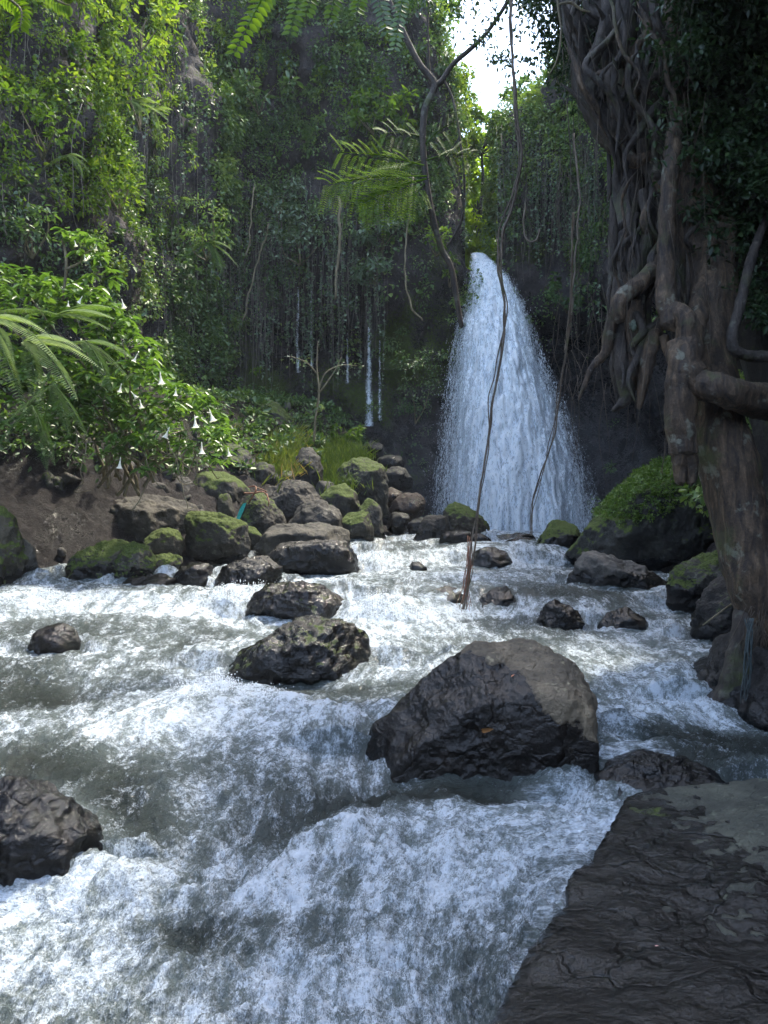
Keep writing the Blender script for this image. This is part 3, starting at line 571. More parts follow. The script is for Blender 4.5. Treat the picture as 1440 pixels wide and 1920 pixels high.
# ------------------------------------------------------------------ waterfall
EP = np.array([474, 490, 520, 560, 600, 650, 700, 800, 900, 960, 1010.])
LX = np.array([885, 886, 888, 884, 872, 864, 858, 850, 844, 842, 840.]); RX = np.array([906, 922, 950, 970, 984, 998, 1018, 1052, 1080, 1094, 1104.])
YD = np.array([21.4, 20.9, 20.5, 20.2, 19.9, 19.6, 19.4, 19.0, 18.7, 18.55, 18.5])
def fall_layer(off, grow, seed, eb):
    nr_, ncc = 260, 130; py = np.linspace(474, 1012, nr_)[:, None]; s = np.linspace(-1 - grow, 1 + grow, ncc)[None, :]
    lx = np.interp(py, EP, LX); rx = np.interp(py, EP, RX); Yd = np.interp(py, EP, YD) - off
    pxx = (lx + rx) / 2 + s * (rx - lx) / 2; Y3 = Yd + .8 * np.abs(s) ** 2.5 * np.clip((py - 500) / 200, 0, 1)
    V = np.stack([(pxx - 720) / 1440 * Y3, Y3, CZ + (960 - py) / 1440 * Y3 + 0 * s], -1).reshape(-1, 3)
    d = .18 * fbm(V * (1.4, 1.4, .16) + seed, 4) + .07 * fbm(V * (7, 7, .5) + seed, 3); V[:, 1] -= d * np.clip((np.repeat(py, ncc, 1).ravel() - 470) / 120, .15, 1)
    e = np.clip((1 + grow - np.abs(s)) / (.55 + grow), 0, 1) ** .8 * eb * (1 + 0 * py); return V, grid_faces(nr_, ncc), e.ravel()
wfall = thing('waterfall', P(960, 1005, 18.6), 'tall white waterfall dropping from the rock notch into the pool', 'waterfall'); wfall['kind'] = 'structure'
for (of, gr, sd, eb) in [(0, .02, 1, 1.0), (.35, .12, 30, .7), (.6, .28, 70, .42)]:
    V, F, E = fall_layer(of, gr, sd, eb); mesh_np('water_sheet', V, F, M_fall, wfall, {'edge': E})
# spray thrown off the fall and the rapids: small elongated drops
dv = []; NS = 6000
t = R.uniform(0, 1, NS) ** .7; py = 490 + 520 * t; lx = np.interp(py, EP, LX); rx = np.interp(py, EP, RX); side = R.choice([-1, 1], NS, p=[.6, .4])
e = np.abs(R.normal(0, .17, NS)); Yd = np.interp(py, EP, YD) - R.uniform(.1, .9, NS)
pxx = np.where(side < 0, lx - e * (20 + 90 * t) + 6 * R.normal(size=NS), rx + e * (20 + 80 * t) + 5 * R.normal(size=NS))
c = np.stack([(pxx - 720) / 1440 * Yd, Yd, CZ + (960 - py) / 1440 * Yd], 1)
def drops(c, sz, el):
    n = len(c); base = np.array([(-1, 0, 0), (0, -1, 0), (1, 0, 0), (0, 1, 0), (0, 0, 1), (0, 0, -1)], float)
    V = c[:, None, :] + base[None] * (sz[:, None, None] * np.stack([np.ones(n), np.ones(n), el], 1)[:, None, :])
    T = np.array([(0, 1, 4), (1, 2, 4), (2, 3, 4), (3, 0, 4), (1, 0, 5), (2, 1, 5), (3, 2, 5), (0, 3, 5)])
    return V.reshape(-1, 3), (np.arange(n)[:, None, None] * 6 + T[None]).reshape(-1, 3)
V, F = drops(c, R.uniform(.0015, .004, NS), R.uniform(3, 9, NS))
idx = R.choice(len(foam), 9000, p=(lambda w: w / w.sum())(np.clip(foam - .75, 0, 1) ** 2 * np.maximum(h, 0) * np.repeat(np.gradient(ys) * half, ncol)))
c2 = np.stack([x[idx], y[idx], zz[idx] + np.abs(R.normal(0, .03, 9000))], 1); c2 = c2[(c2[:, 1] > 3.0 + R.uniform(0, 2, len(c2)))]
V2, F2 = drops(c2, R.uniform(.0004, .0013, len(c2)) * (.4 + .6 * c2[:, 1]), R.uniform(.8, 1.6, len(c2)))
o = mesh_np('spray', np.concatenate([V, V2]), np.concatenate([F, F2 + len(V)]), M_drop); tag(o, 'white drops thrown off the waterfall and the rapids', 'spray', kind='stuff')
# thin trickles down the cliff and the soil bank
from mathutils.bvhtree import BVHTree
_bv = BVHTree.FromPolygons([tuple(v) for v in CV.astype(float)], [tuple(f) for f in CF.tolist()])
def hit(px_, py_, off=.0):
    d = Vector(P(px_, py_, 1) - (0, 0, CZ)); r = _bv.ray_cast(Vector((0, 0, CZ)), d.normalized())
    if r[0] is None: return P(px_, py_, 20)
    return np.array(r[0]) + np.array([0, -off, 0])
def trickle(px0, py0, py1, w, label, eb=.8, drift=0):
    n = 40; L = []; pv = None
    for k in range(n):
        t = k / (n - 1); q = hit(px0 + drift * t + 1.2 * float(perlin(np.array([[k * .25, px0, 0.]]))[0]), py0 + (py1 - py0) * t, .10)
        if pv is not None: q[1] = min(q[1], pv[1] + .02)
        pv = q; L.append(q)
    L = np.array(L); s = np.linspace(-1, 1, 7)
    V = (L[:, None, :] + np.stack([s * 1.0, .1 * s ** 2, 0 * s], 1)[None] * (w * np.linspace(.5, 1.4, n)[:, None, None])).reshape(-1, 3)
    E = (np.tile(1 - np.abs(s), n) * eb * (.62 + .5 * np.repeat(perlin(np.stack([np.arange(n) * .33, np.full(n, px0), np.zeros(n)], 1)), 7)))
    o = mesh_np('trickle', V, grid_faces(n, 7), M_trickle, None, {'edge': E}); tag(o, label, 'trickle', 'thin trickles down the cliff', 'structure')
trickle(692, 615, 800, .09, 'widest cliff trickle, right of centre', 1.1); trickle(560, 540, 700, .05, 'thin cliff trickle under the pale-leaved bush', .8)
trickle(585, 548, 690, .04, 'thin cliff trickle right of the pale-leaved bush', .8); trickle(652, 625, 720, .04, 'faint cliff trickle left of the widest', .7); trickle(712, 640, 790, .04, 'faint cliff trickle right of the widest', .6)
n = 30; L = []
for k in range(n):
    t = k / (n - 1); a = 15 + 95 * t + 6 * math.sin(k); b = 885 + 160 * t; Yk = 11.0
    for it in range(200):
        q = P(a, b, Yk)
        if q[2] <= float(ground_z(q[:1], q[1:2])[0]) + .10: break
        Yk += .03
        if Yk > 16: break
    L.append(q)
M_tr2 = M_trickle

# ------------------------------------------------------------------ foliage tools
def leaves(c, a, n, L, W, rnd, fold=.18, droop=.12):
    a = norm(a); s = norm(np.cross(a, n)); n = norm(np.cross(s, a)); L = np.asarray(L)[:, None]; W = np.asarray(W)[:, None]
    k = len(c)
    v = np.stack([c, c + a * L * .32 + s * W * .5 + n * W * fold, c + a * L * .70 + s * W * .36 + n * (W * fold - L * droop * .5),
                  c + a * L - n * L * droop, c + a * L * .70 - s * W * .36 + n * (W * fold - L * droop * .5), c + a * L * .32 - s * W * .5 + n * W * fold], 1)
    f = np.array([(0, 1, 2, 3), (0, 3, 4, 5)]); F = (np.arange(k)[:, None, None] * 6 + f[None]).reshape(-1, 4)
    return v.reshape(-1, 3), F, np.repeat(rnd, 6)
def clump(bag, c, r, n, L, asp=.55, tone=.5, flat=.8, out=None, spread=.22, drp=.25, shell=.6):
    d = norm(R.normal(size=(n, 3))); 
    if out is not None: d = norm(d + np.asarray(out) * .9)
    rad = (shell + (1 - shell) * R.uniform(0, 1, n) ** .5)[:, None]
    c0 = np.asarray(c) + d * rad * np.array([r, r, r * flat]) * R.uniform(.75, 1.15, (n, 1))
    ax = norm(d * .8 + R.normal(size=(n, 3)) * .6 + (0, 0, -drp)); nn = norm(d * .5 + (0, 0, .8) + R.normal(size=(n, 3)) * .35)
    Ls = L * R.uniform(.6, 1.25, n); bag.add(*leaves(c0, ax, nn, Ls, Ls * asp * R.uniform(.8, 1.2, n), np.clip(tone + R.normal(0, spread, n) * .6, 0, 1)))
def catmull(P_, m):
    P_ = np.array(P_, float); 
    if len(P_) < 3: return np.stack([np.linspace(P_[0, k], P_[-1, k], m) for k in range(P_.shape[1])], 1)
    Q = np.concatenate([[2 * P_[0] - P_[1]], P_, [2 * P_[-1] - P_[-2]]]); t = np.linspace(0, len(P_) - 1 - 1e-6, m); i = t.astype(int); f = (t - i)[:, None]
    a, b, c, d = Q[i], Q[i + 1], Q[i + 2], Q[i + 3]
    return .5 * (2 * b + (c - a) * f + (2 * a - 5 * b + 4 * c - d) * f * f + (3 * b - a - 3 * c + d) * f ** 3)
def tube(pts, rad, m=None, sides=8, nz=0., wob=0., seed=0):
    """pts (x,y,z), rad list -> verts, quads (open tube, ends pinched)"""
    pr = np.concatenate([np.array(pts, float), np.array(rad, float)[:, None]], 1)
    m = m or max(6, len(pts) * 5); C = catmull(pr, m); r = np.maximum(C[:, 3], .0008); C = C[:, :3]
    if wob: C = C + wob * np.stack([fbm(C * 3 + seed, 2), fbm(C * 3 + seed + 50, 2), 0 * r], 1)
    T = norm(np.gradient(C, axis=0)); ref = np.array([0, 1, 0.]) if abs(T[:, 1]).mean() < .8 else np.array([1, 0, 0.])
    A = norm(np.cross(T, ref)); B = np.cross(T, A); th = np.linspace(0, 2 * np.pi, sides, endpoint=False)
    rr = r[:, None] * (1 + 0 * th); V = C[:, None] + (A[:, None] * np.cos(th)[None, :, None] + B[:, None] * np.sin(th)[None, :, None]) * rr[..., None]
    V = V.reshape(-1, 3)
    if nz:
        D_ = (A[:, None] * np.cos(th)[None, :, None] + B[:, None] * np.sin(th)[None, :, None]).reshape(-1, 3)
        rm = float(np.mean(r)); flute = ridged(np.concatenate([D_ * 1.7 + seed, ], 1) + C.repeat(sides, 0) * (1.2, 1.2, .8), 3)
        V = V + D_ * (r.repeat(sides) * nz * (.45 * flute + .5 * fbm(V / rm * .7 + seed, 3)))[:, None]
    cap0 = C[0] - T[0] * r[0] * .4; cap1 = C[-1] + T[-1] * r[-1] * .8
    nV = len(V); V = np.concatenate([V, np.repeat(cap0[None], sides, 0), np.repeat(cap1[None], sides, 0)])
    F = grid_faces(m, sides, True); i = np.arange(sides); j = (i + 1) % sides
    F = np.concatenate([F, np.stack([nV + i, nV + j, j, i], 1), np.stack([(m - 1) * sides + i, (m - 1) * sides + j, nV + sides + j, nV + sides + i], 1)])
    return V, F
def ptube(plist, rpx, **kw):
    """plist of (px,py,Y); radius in photo pixels at that depth"""
    pts = [P(*q) for q in plist]; rad = [r / 1440 * q[2] for r, q in zip(rpx, plist)]
    return tube(pts, rad, **kw)
def tube_obj(name, mat, parent, plist, rpx, **kw):
    V, F = ptube(plist, rpx, **kw); return mesh_np(name, V, F, mat, parent)

# ------------------------------------------------------------------ climbing greenery on the cliffs
fn = norm(np.cross(CV[CF[:, 1]] - CV[CF[:, 0]], CV[CF[:, 3]] - CV[CF[:, 0]])); fc = CV[CF].mean(1)
ctr = np.array([0, 10, 0.]); flip = ((ctr - fc) * (1, 1, 0) * fn).sum(1) < 0; fn[flip & (np.abs(fn[:, 2]) < .8)] *= -1
fn[(fn[:, 2] < -.3)] *= -1
area = np.linalg.norm(np.cross(CV[CF[:, 1]] - CV[CF[:, 0]], CV[CF[:, 3]] - CV[CF[:, 0]]), axis=1)
fpx, fpy = topx(fc); vis = (fc[:, 1] > 3) & (fpx > -160) & (fpx < 1560) & (fpy > -160) & (fpy < 1000)
def veg_density(px, py, z):
    d = np.ones_like(px) * 1.0
    d *= 1 - .97 * sstep(600, 700, py) * sstep(380, 430, px) * sstep(1460, 1300, px)       # lower back wall bare
    d *= 1 - .90 * blob(px, py, 345, 190, 42, 190, 4)                                            # buttress
    d *= 1 - .92 * blob(px, py, 850, 500, 48, 90, 4); d *= 1 - .97 * blob(px, py, 1010, 500, 95, 75, 4)
    d *= 1 - .85 * blob(px, py, 850, 390, 30, 60, 4) ; d *= 1 - .6 * blob(px, py, 900, 440, 60, 60, 4)
    d *= 1 - .97 * blob(px, py, 1180, 760, 170, 190, 6)
    d *= 1 - .6 * blob(px, py, 640, 520, 260, 90, 4)
    d *= 1 - .5 * blob(px, py, 600, 330, 70, 60, 3)
    d *= 1 - .97 * blob(px, py, 899, 400, 28, 70, 6)
    d *= 1 - .4 * blob(px, py, 1020, 380, 90, 60, 3)
    return d
dens = veg_density(fpx, fpy, fc[:, 2]) * (.25 + .75 * sstep(-.45, .05, fbm(fc * .9 + 11, 3))) * vis
w = area * dens; w /= w.sum()
NCL = 15000
ci = R.choice(len(fc), NCL, p=w); bags = {k: Bag() for k in ('l', 'b', 'r')}; bagy = Bag(); bagp = Bag()
tonef = fbm(fc[ci] * .8 + 60, 3)
for q, i in enumerate(ci):
    c = fc[i]; px_, py_ = fpx[i], fpy[i]; Yd = c[1]; r = R.uniform(.14, .36) * (1.0 if Yd > 16 else .85)
    n = int(R.uniform(26, 52)); L = R.choice([.06, .085, .125], p=[.4, .42, .18]) * (1 if Yd > 16 else .85)
    nn = fn[i]; cc = c + nn * R.uniform(0, .30); tone = .60 + .28 * tonef[q] + R.normal(0, .06)
    hang = R.uniform(0, 1) < .35
    fl = 1.6 if hang else .8
    leftish = sstep(330, 180, px_) * sstep(540, 330, py_) * .7 + .75 * sstep(240, 300, px_) * sstep(340, 290, px_) * sstep(500, 420, py_)
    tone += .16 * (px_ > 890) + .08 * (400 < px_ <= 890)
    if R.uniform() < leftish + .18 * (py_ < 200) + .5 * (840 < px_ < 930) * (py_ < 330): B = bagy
    elif px_ < 400: B = bags['l']
    elif px_ < 890: B = bags['b']
    else: B = bags['r']
    clump(B, cc, r, n, L, .55 if not hang else .7, tone, fl, nn, drp=.5)
for kk, lb in (('l', 'mixed creepers covering the left cliff'), ('b', 'mixed creepers covering the cliff left of the waterfall'), ('r', 'creepers covering the cliff right of the waterfall')):
    if bags[kk].n: tag(bags[kk].build('cliff_creepers', L_far), lb, 'creepers', kind='stuff')
tag(bagy.build('cliff_creepers', L_ylw), 'bright yellow-green creepers among the darker cliff growth', 'creepers', kind='stuff')
# hanging vines and roots in curtains
hv = Bag(); hl = Bag()
def curtain(px0, px1, py0, py1, n, l0, l1, off0=.1, off1=.5, lf=.3, rr=.0042):
    for _ in range(n):
        a = R.uniform(px0, px1); b = R.uniform(py0, py1); q = hit(a, b) + (0, -R.uniform(off0, off1), 0); Ln = R.uniform(l0, l1)
        m = 6; tt = np.linspace(0, 1, m); pts = np.stack([q[0] + np.cumsum(R.normal(0, .03, m)) - .0, q[1] + np.cumsum(R.normal(0, .02, m)), q[2] - Ln * tt], 1)
        V, F = tube(pts, [rr * R.uniform(.6, 1.6)] * m, m=10, sides=3); hv.add(V, F, R.uniform())
        if R.uniform() < lf:
            k = int(Ln * 22); t2 = R.uniform(0, 1, k); C = np.stack([np.interp(t2, tt, pts[:, j]) for j in range(3)], 1)
            Ls = R.uniform(.04, .09, k); hl.add(*leaves(C, norm(R.normal(size=(k, 3)) + (0, -.3, -.5)), norm(R.normal(size=(k, 3)) + (0, -.8, .5)), Ls, Ls * .8, np.clip(R.normal(.55, .2, k), 0, 1)))
curtain(930, 1110, 230, 340, 200, 1.2, 3.0, lf=.35); curtain(400, 720, 330, 560, 300, 1.0, 3.2, lf=.3); curtain(280, 420, 0, 300, 60, 1., 3., lf=.3)
curtain(800, 870, 250, 380, 30, 1., 2.2, lf=.2); curtain(300, 520, 430, 640, 170, .8, 2.4, lf=.15); curtain(0, 280, 0, 400, 60, .5, 2, .1, .5, lf=.5); curtain(1060, 1200, 250, 520, 40, .8, 2.5, lf=.6)
tag(hv.build('hanging_vines', M_string), 'pale leafless vines hanging in curtains down the cliffs', 'vines', kind='stuff')
tag(hl.build('vine_leaves', L_pale), 'small leaves strung along the hanging vines', 'creepers', kind='stuff')

# ------------------------------------------------------------------ individual cliff shrubs
def shrub(px_, py_, Y, w, h_, label, mat, L=.11, nl=260, asp=.5, tone=.5, name='shrub', k=7, stems=4):
    c = P(px_, py_, Y); W = w / 1440 * Y / 2; H = h_ / 1440 * Y / 2; base = c + (0, .35, -H * .9)
    t = thing(name, base, label, 'shrub'); fb = Bag()
    for _ in range(k):
        d = R.uniform(-1, 1, 3) * (W * .75, W * .4, H * .7); clump(fb, c + d, min(W, H) * R.uniform(.35, .6), nl // k, L, asp, tone + R.normal(0, .08), .6, (0, -.4, .4), drp=.35, shell=.3)
    fb.build('foliage', mat, t); sb = Bag()
    for _ in range(stems):
        e = c + R.uniform(-1, 1, 3) * (W * .6, W * .3, H * .5); V, F = tube([base, (base + e) / 2 + R.normal(0, .05, 3), e], [.018, .013, .005], m=10, sides=5); sb.add(V, F, .5)
    sb.build('stems', M_stem, t); return t
shrub(560, 430, 18.3, 150, 130, 'pale grey-leaved bush jutting from the cliff above the thin trickles', L_pale, .13, 420, k=12, tone=.6)
shrub(520, 370, 18.4, 110, 60, 'small pale bush right above the grey-leaved one', L_pale, .12, 200, tone=.55)
shrub(700, 200, 18.3, 170, 90, 'bright broad-leaved bush high on the cliff above the feathery branch', L_ylw, .16, 380, tone=.45, k=10)
shrub(715, 440, 18.6, 110, 60, 'silvery broad-leaved bush below the feathery branch', L_pale, .16, 220, tone=.6)
shrub(710, 510, 18.5, 110, 50, 'lower silvery bush on the dark cliff face', L_pale, .15, 170, tone=.5)
shrub(820, 450, 19.0, 60, 50, 'light green bush on the rock left of the waterfall lip', L_ylw, .12, 160, tone=.45)
shrub(845, 500, 19.0, 40, 70, 'light green tuft against the wet rock beside the falling water', L_ylw, .10, 140, tone=.45)
shrub(1070, 550, 19.3, 110, 70, 'dark bush under the rock ledge right of the waterfall', L_far, .12, 260, tone=.4)
shrub(480, 160, 18, 180, 90, 'broad-leaved dark bush high on the cliff near the hanging leaf spray', L_far, .17, 300, tone=.6)
shrub(380, 420, 15, 110, 130, 'light green hanging bush at the corner of the left cliff', L_fern, .09, 420, asp=.35, tone=.55, k=10)
shrub(210, 330, 12.6, 160, 120, 'yellow-green bush in the middle of the left cliff', L_ylw, .10, 380, tone=.6, k=9)
shrub(60, 230, 11.2, 150, 110, 'bushy creeper clump around pale stones on the left cliff', L_ylw, .10, 260, tone=.35)
shrub(40, 420, 11, 150, 110, 'dull green bush on the left cliff above the ferns', L_far, .10, 300, tone=.5)
shrub(250, 150, 12.8, 110, 170, 'tall yellow-green bush at the upper edge of the left cliff', L_ylw, .11, 420, tone=.65, k=10)
shrub(480, 690, 17.6, 30, 30, 'tiny bright plant clinging low on the dark cliff', L_ylw, .10, 30, k=2, stems=1)
shrub(495, 745, 17.3, 60, 50, 'small dark-leaved plant at the cliff foot behind the wedge rock', L_far, .10, 130, tone=.5)
shrub(650, 815, 16.4, 70, 30, 'leafy plant at the top of the green grass slope', L_ylw, .12, 120, tone=.35)
shrub(250, 30, 11.5, 220, 90, 'sunlit bright bush at the top left of the frame', L_ylw, .10, 380, tone=.75, k=10)
shrub(780, 715, 17.5, 90, 170, 'mossy fern growth on the cliff left of the falling water', L_far, .07, 800, tone=.35, k=26, stems=2)

# trees on the rim and in the upper gorge
def crown_tree(px_, py_, Y, w, h_, base_py, label, mat, n=1400, L=.16, tone=.5, lean=0, shell=.15, k=26):
    c = P(px_, py_, Y); W = w / 1440 * Y / 2; H = h_ / 1440 * Y / 2; b = P(px_ + lean, base_py, Y); b[1] = c[1]
    t = thing('tree', b, label, 'tree', 'trees above the waterfall'); fb = Bag(); bb_ = Bag()
    V, F = tube([b, (b + c) / 2 + (.1, 0, 0), c + (0, 0, H * .5)], [.07, .05, .02], m=14, sides=7, nz=.2); bb_.add(V, F, .5)
    for _ in range(k):
        d = norm(R.normal(size=3)) * R.uniform(.4, 1) ** .5 * (W, W * .8, H); clump(fb, c + d, min(W, H) * R.uniform(.18, .34), n // k, L, .5, tone + R.normal(0, .1), .7, norm(d), shell=shell)
        V, F = tube([c + (0, 0, -H * .3), c + d * .5 + (0, 0, -.1), c + d], [.025, .015, .006], m=8, sides=4); bb_.add(V, F, .5)
    bb_.build('trunk', M_barkd, t); fb.build('crown', mat, t)
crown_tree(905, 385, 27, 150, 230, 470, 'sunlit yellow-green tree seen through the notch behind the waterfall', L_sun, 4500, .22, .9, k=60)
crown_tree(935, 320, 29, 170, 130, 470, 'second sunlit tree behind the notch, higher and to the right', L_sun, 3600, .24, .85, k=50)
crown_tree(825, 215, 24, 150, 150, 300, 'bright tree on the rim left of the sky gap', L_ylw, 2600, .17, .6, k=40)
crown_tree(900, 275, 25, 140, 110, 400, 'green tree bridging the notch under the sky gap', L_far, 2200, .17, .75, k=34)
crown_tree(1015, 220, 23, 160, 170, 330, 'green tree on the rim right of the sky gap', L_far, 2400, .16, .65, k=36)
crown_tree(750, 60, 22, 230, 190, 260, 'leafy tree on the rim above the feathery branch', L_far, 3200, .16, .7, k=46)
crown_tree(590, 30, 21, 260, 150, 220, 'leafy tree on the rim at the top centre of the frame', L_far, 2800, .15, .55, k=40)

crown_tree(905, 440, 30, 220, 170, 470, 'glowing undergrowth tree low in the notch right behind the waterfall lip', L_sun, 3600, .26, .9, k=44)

# ------------------------------------------------------------------ ferns
def frond(bag, base, d, L, n=26, w=.22, drop=.5, tone=.5, up=(0, 0, 1)):
    d = norm(np.array(d, float)); t = np.linspace(0, 1, n); C = base + d * (L * t)[:, None] + np.array([0, 0, -1.]) * (L * drop * t ** 2)[:, None]
    T = norm(np.gradient(C, axis=0)); S = norm(np.cross(T, np.array(up, float))); Nn = norm(np.cross(S, T)); wd = L * w * np.sin(np.pi * np.clip(.12 + .88 * t, 0, 1)) ** .7 * (1 - .35 * t)
    for s in (-1, 1):
        a = norm(S * s + T * .45 - Nn * .15); bag.add(*leaves(C, a, Nn, wd + .004, np.full(n, L / n * .52), np.clip(tone + R.normal(0, .08, n), 0, 1), .06, .18))
    V, F = tube(C[::5] if n > 12 else C[::2], np.linspace(.006, .002, len(C[::5] if n > 12 else C[::2])) * (L / .8), m=10, sides=4); bag.add(V, F, .35)
def fern(px_, py_, Y, label, dirs, L=.8, tone=.5, drop=.5, w=.2):
    b = P(px_, py_, Y); t = thing('fern', b, label, 'fern', 'ferns on the left bank')
    for (a, z_) in dirs:
        fb = Bag(); frond(fb, b, (math.cos(a), -.55 + .3 * math.sin(a * 3), z_), L * R.uniform(.8, 1.15), 46, w, drop, tone + R.normal(0, .07)); fb.build('frond', L_fern, t)
rd = math.radians
fern(-30, 600, 7.6, 'large pale-lit fern cut off by the left edge', [(rd(-20), -.2), (rd(10), .1), (rd(0), -.9), (rd(30), .3)], .85, .9, .6)
fern(50, 640, 7.8, 'pale fern with two broad arching fronds', [(rd(-10), -.3), (rd(15), .15), (rd(-60), -.8), (rd(0), .35)], .8, .85, .5)
fern(110, 590, 8.4, 'fern with long fronds reaching right over the trumpet shrub', [(rd(0), .2), (rd(5), .02), (rd(170), .3), (rd(20), .4)], .85, .6, .35)
fern(100, 720, 7.9, 'hanging fern with feathery fronds in front of the bank', [(rd(-30), -1.2), (rd(10), -.9), (rd(-100), -1.2), (rd(190), -.8)], .6, .5, .3)
fern(60, 760, 8.1, 'dark fern hanging lowest beside the wet soil', [(rd(-40), -1.3), (rd(200), -1.2), (rd(-10), -1.3)], .6, .3, .3)
fern(160, 640, 8.3, 'small fern under the arching fronds in the middle of the bank', [(rd(0), .1), (rd(30), -.3), (rd(160), .0), (rd(-30), -.6)], .65, .55, .45)
fern(390, 455, 14.8, 'fern hanging from the corner of the left cliff', [(rd(0), .2), (rd(20), -.2), (rd(-20), -1.), (rd(200), -.9), (rd(170), -.2), (rd(-60), -1.3), (rd(40), .2), (rd(-45), -.6), (rd(150), .1), (rd(0), -.6)], .62, .45, .6)
fern(250, 190, 12.4, 'bright fern jutting from the upper left cliff', [(rd(0), .2), (rd(20), .3), (rd(-20), -.5), (rd(10), -.1), (rd(160), .1), (rd(-40), -.9)], .5, .8, .5)
fern(285, 205, 12.6, 'bright fern at the right rim of the upper left cliff', [(rd(0), .1), (rd(-20), -.3), (rd(30), .3), (rd(170), 0), (rd(-60), -.8)], .45, .8, .5)
fern(130, 290, 11.6, 'fern in the middle of the left cliff', [(rd(0), .1), (rd(170), -.3), (rd(-20), -.6), (rd(40), -.2)], .45, .6, .6)

# ------------------------------------------------------------------ angel's trumpet shrub
ts = thing('flowering_shrub', P(260, 900, 9.8), 'large shrub with hanging white trumpet flowers over the left rocks', 'shrub')
sb = Bag(); stems = []
for (a, b, Yt) in [(150, 600, 9.0), (60, 560, 9.2), (230, 640, 8.9), (300, 700, 9.0), (360, 780, 9.4), (400, 850, 9.6), (180, 740, 8.7), (270, 790, 8.8), (120, 700, 8.9), (330, 850, 9.1), (30, 620, 9.4), (240, 860, 8.9), (370, 730, 9.9), (200, 560, 9.4), (160, 830, 8.8)]:
    q0 = P(R.uniform(180, 290), R.uniform(880, 930), 9.8); q1 = P(a, b, Yt); mid = (q0 + q1) / 2 + (R.normal(0, .12), R.normal(0, .1), .18)
    V, F = tube([q0, mid, q1], [.022, .015, .006], m=16, sides=6, wob=.05, seed=a); sb.add(V, F, .5); stems.append((q0, mid, q1))
for k in range(22):     # bare twiggy stems hanging below
    a = R.uniform(130, 390); b = R.uniform(790, 850); q = P(a, b, R.uniform(8.7, 9.2)); e = P(a + R.normal(0, 25), b + R.uniform(50, 130), R.uniform(8.7, 9.2))
    V, F = tube([q, (q + e) / 2 + R.normal(0, .08, 3), e + (0, 0, .05), e + (R.normal(0, .08), 0, .06)], [.008, .007, .006, .003], m=18, sides=5, wob=.08, seed=k * 3); sb.add(V, F, .5)
sb.build('stems', M_stem, ts)
fb = Bag()
def rosette(bag, c, n, L, tone, asp=.42):
    th = R.uniform(0, 2 * np.pi) + np.arange(n) * 2.4; a = np.stack([np.cos(th), np.sin(th), R.uniform(-.55, .25, n)], 1)
    Ls = L * R.uniform(.6, 1.15, n); bag.add(*leaves(c + R.normal(0, .02, (n, 3)), a, np.tile([0, 0, 1.], (n, 1)) + R.normal(0, .25, (n, 3)), Ls, Ls * asp, np.clip(tone + R.normal(0, .13, n), 0, 1), .10, .25))
cnt = 0
while cnt < 560:
    a = R.uniform(-40, 440); b = R.uniform(500, 890)
    top = np.interp(a, [-40, 60, 200, 280, 330, 400, 440], [490, 505, 545, 640, 700, 745, 830]); bot = np.interp(a, [-40, 100, 200, 260, 330, 400, 440], [830, 830, 860, 880, 880, 880, 860])
    if b < top or b > bot: continue
    dens_ = .35 if b > bot - 40 else 1
    if a < 150 and 560 < b < 800: dens_ *= .55
    if R.uniform() > dens_: continue
    rosette(fb, P(a, b, 9.3 + R.uniform(-.65, .5) + (890 - b) * .0008), int(R.uniform(6, 11)), R.uniform(.11, .18), .52 + .10 * math.sin(a * .05 + b * .03) + R.normal(0, .09)); cnt += 1
fb.build('foliage', L_trump, ts)
def trumpet(c, L, tilt, parent, r=1.0):
    prof = [(0, .0), (.12, .045), (.3, .045), (.55, .075), (.75, .13), (.9, .19), (.98, .26), (.97, .31)]
    ns = 20; V = []
    for k, (t, w_) in enumerate(prof):
        for s in range(ns):
            th = s / ns * 2 * math.pi; ww = w_ * r * (1 + (.16 * math.cos(5 * th) if k >= 6 else .05 * math.cos(5 * th)))
            V.append((ww * math.cos(th) * L, ww * math.sin(th) * L, -t * L))
    V = np.array(V); ca, sa = math.cos(tilt), math.sin(tilt); V = np.stack([V[:, 0] * ca - V[:, 2] * sa, V[:, 1], V[:, 0] * sa + V[:, 2] * ca], 1) + c
    o = mesh_np('flower', V, grid_faces(len(prof), ns, True), M_flower, parent); return o
for (a, b, L, tl) in [(258, 674, .15, -.9), (300, 708, .19, .5), (228, 730, .15, -.7), (372, 758, 0, 0), (392, 778, .16, .7), (365, 790, .17, .2), (318, 812, .16, -.8), (378, 840, .14, .1), (427, 850, .15, .5), (226, 868, .14, .0), (245, 745, .13, 1.2), (158, 488, .10, .1), (181, 468, .11, -.2), (187, 500, .11, .1), (140, 462, .10, .4),
                      (155, 566, .12, -.8), (228, 572, .13, .5), (128, 575, .10, .1), (330, 738, .12, -.5), (262, 760, .13, .8)]:
    if L: trumpet(P(a, b - 12, 8.55 + R.uniform(-.1, .25) if b > 520 else 8.9), L * R.uniform(.7, 1.0), tl * .4 + R.normal(0, .12), ts)
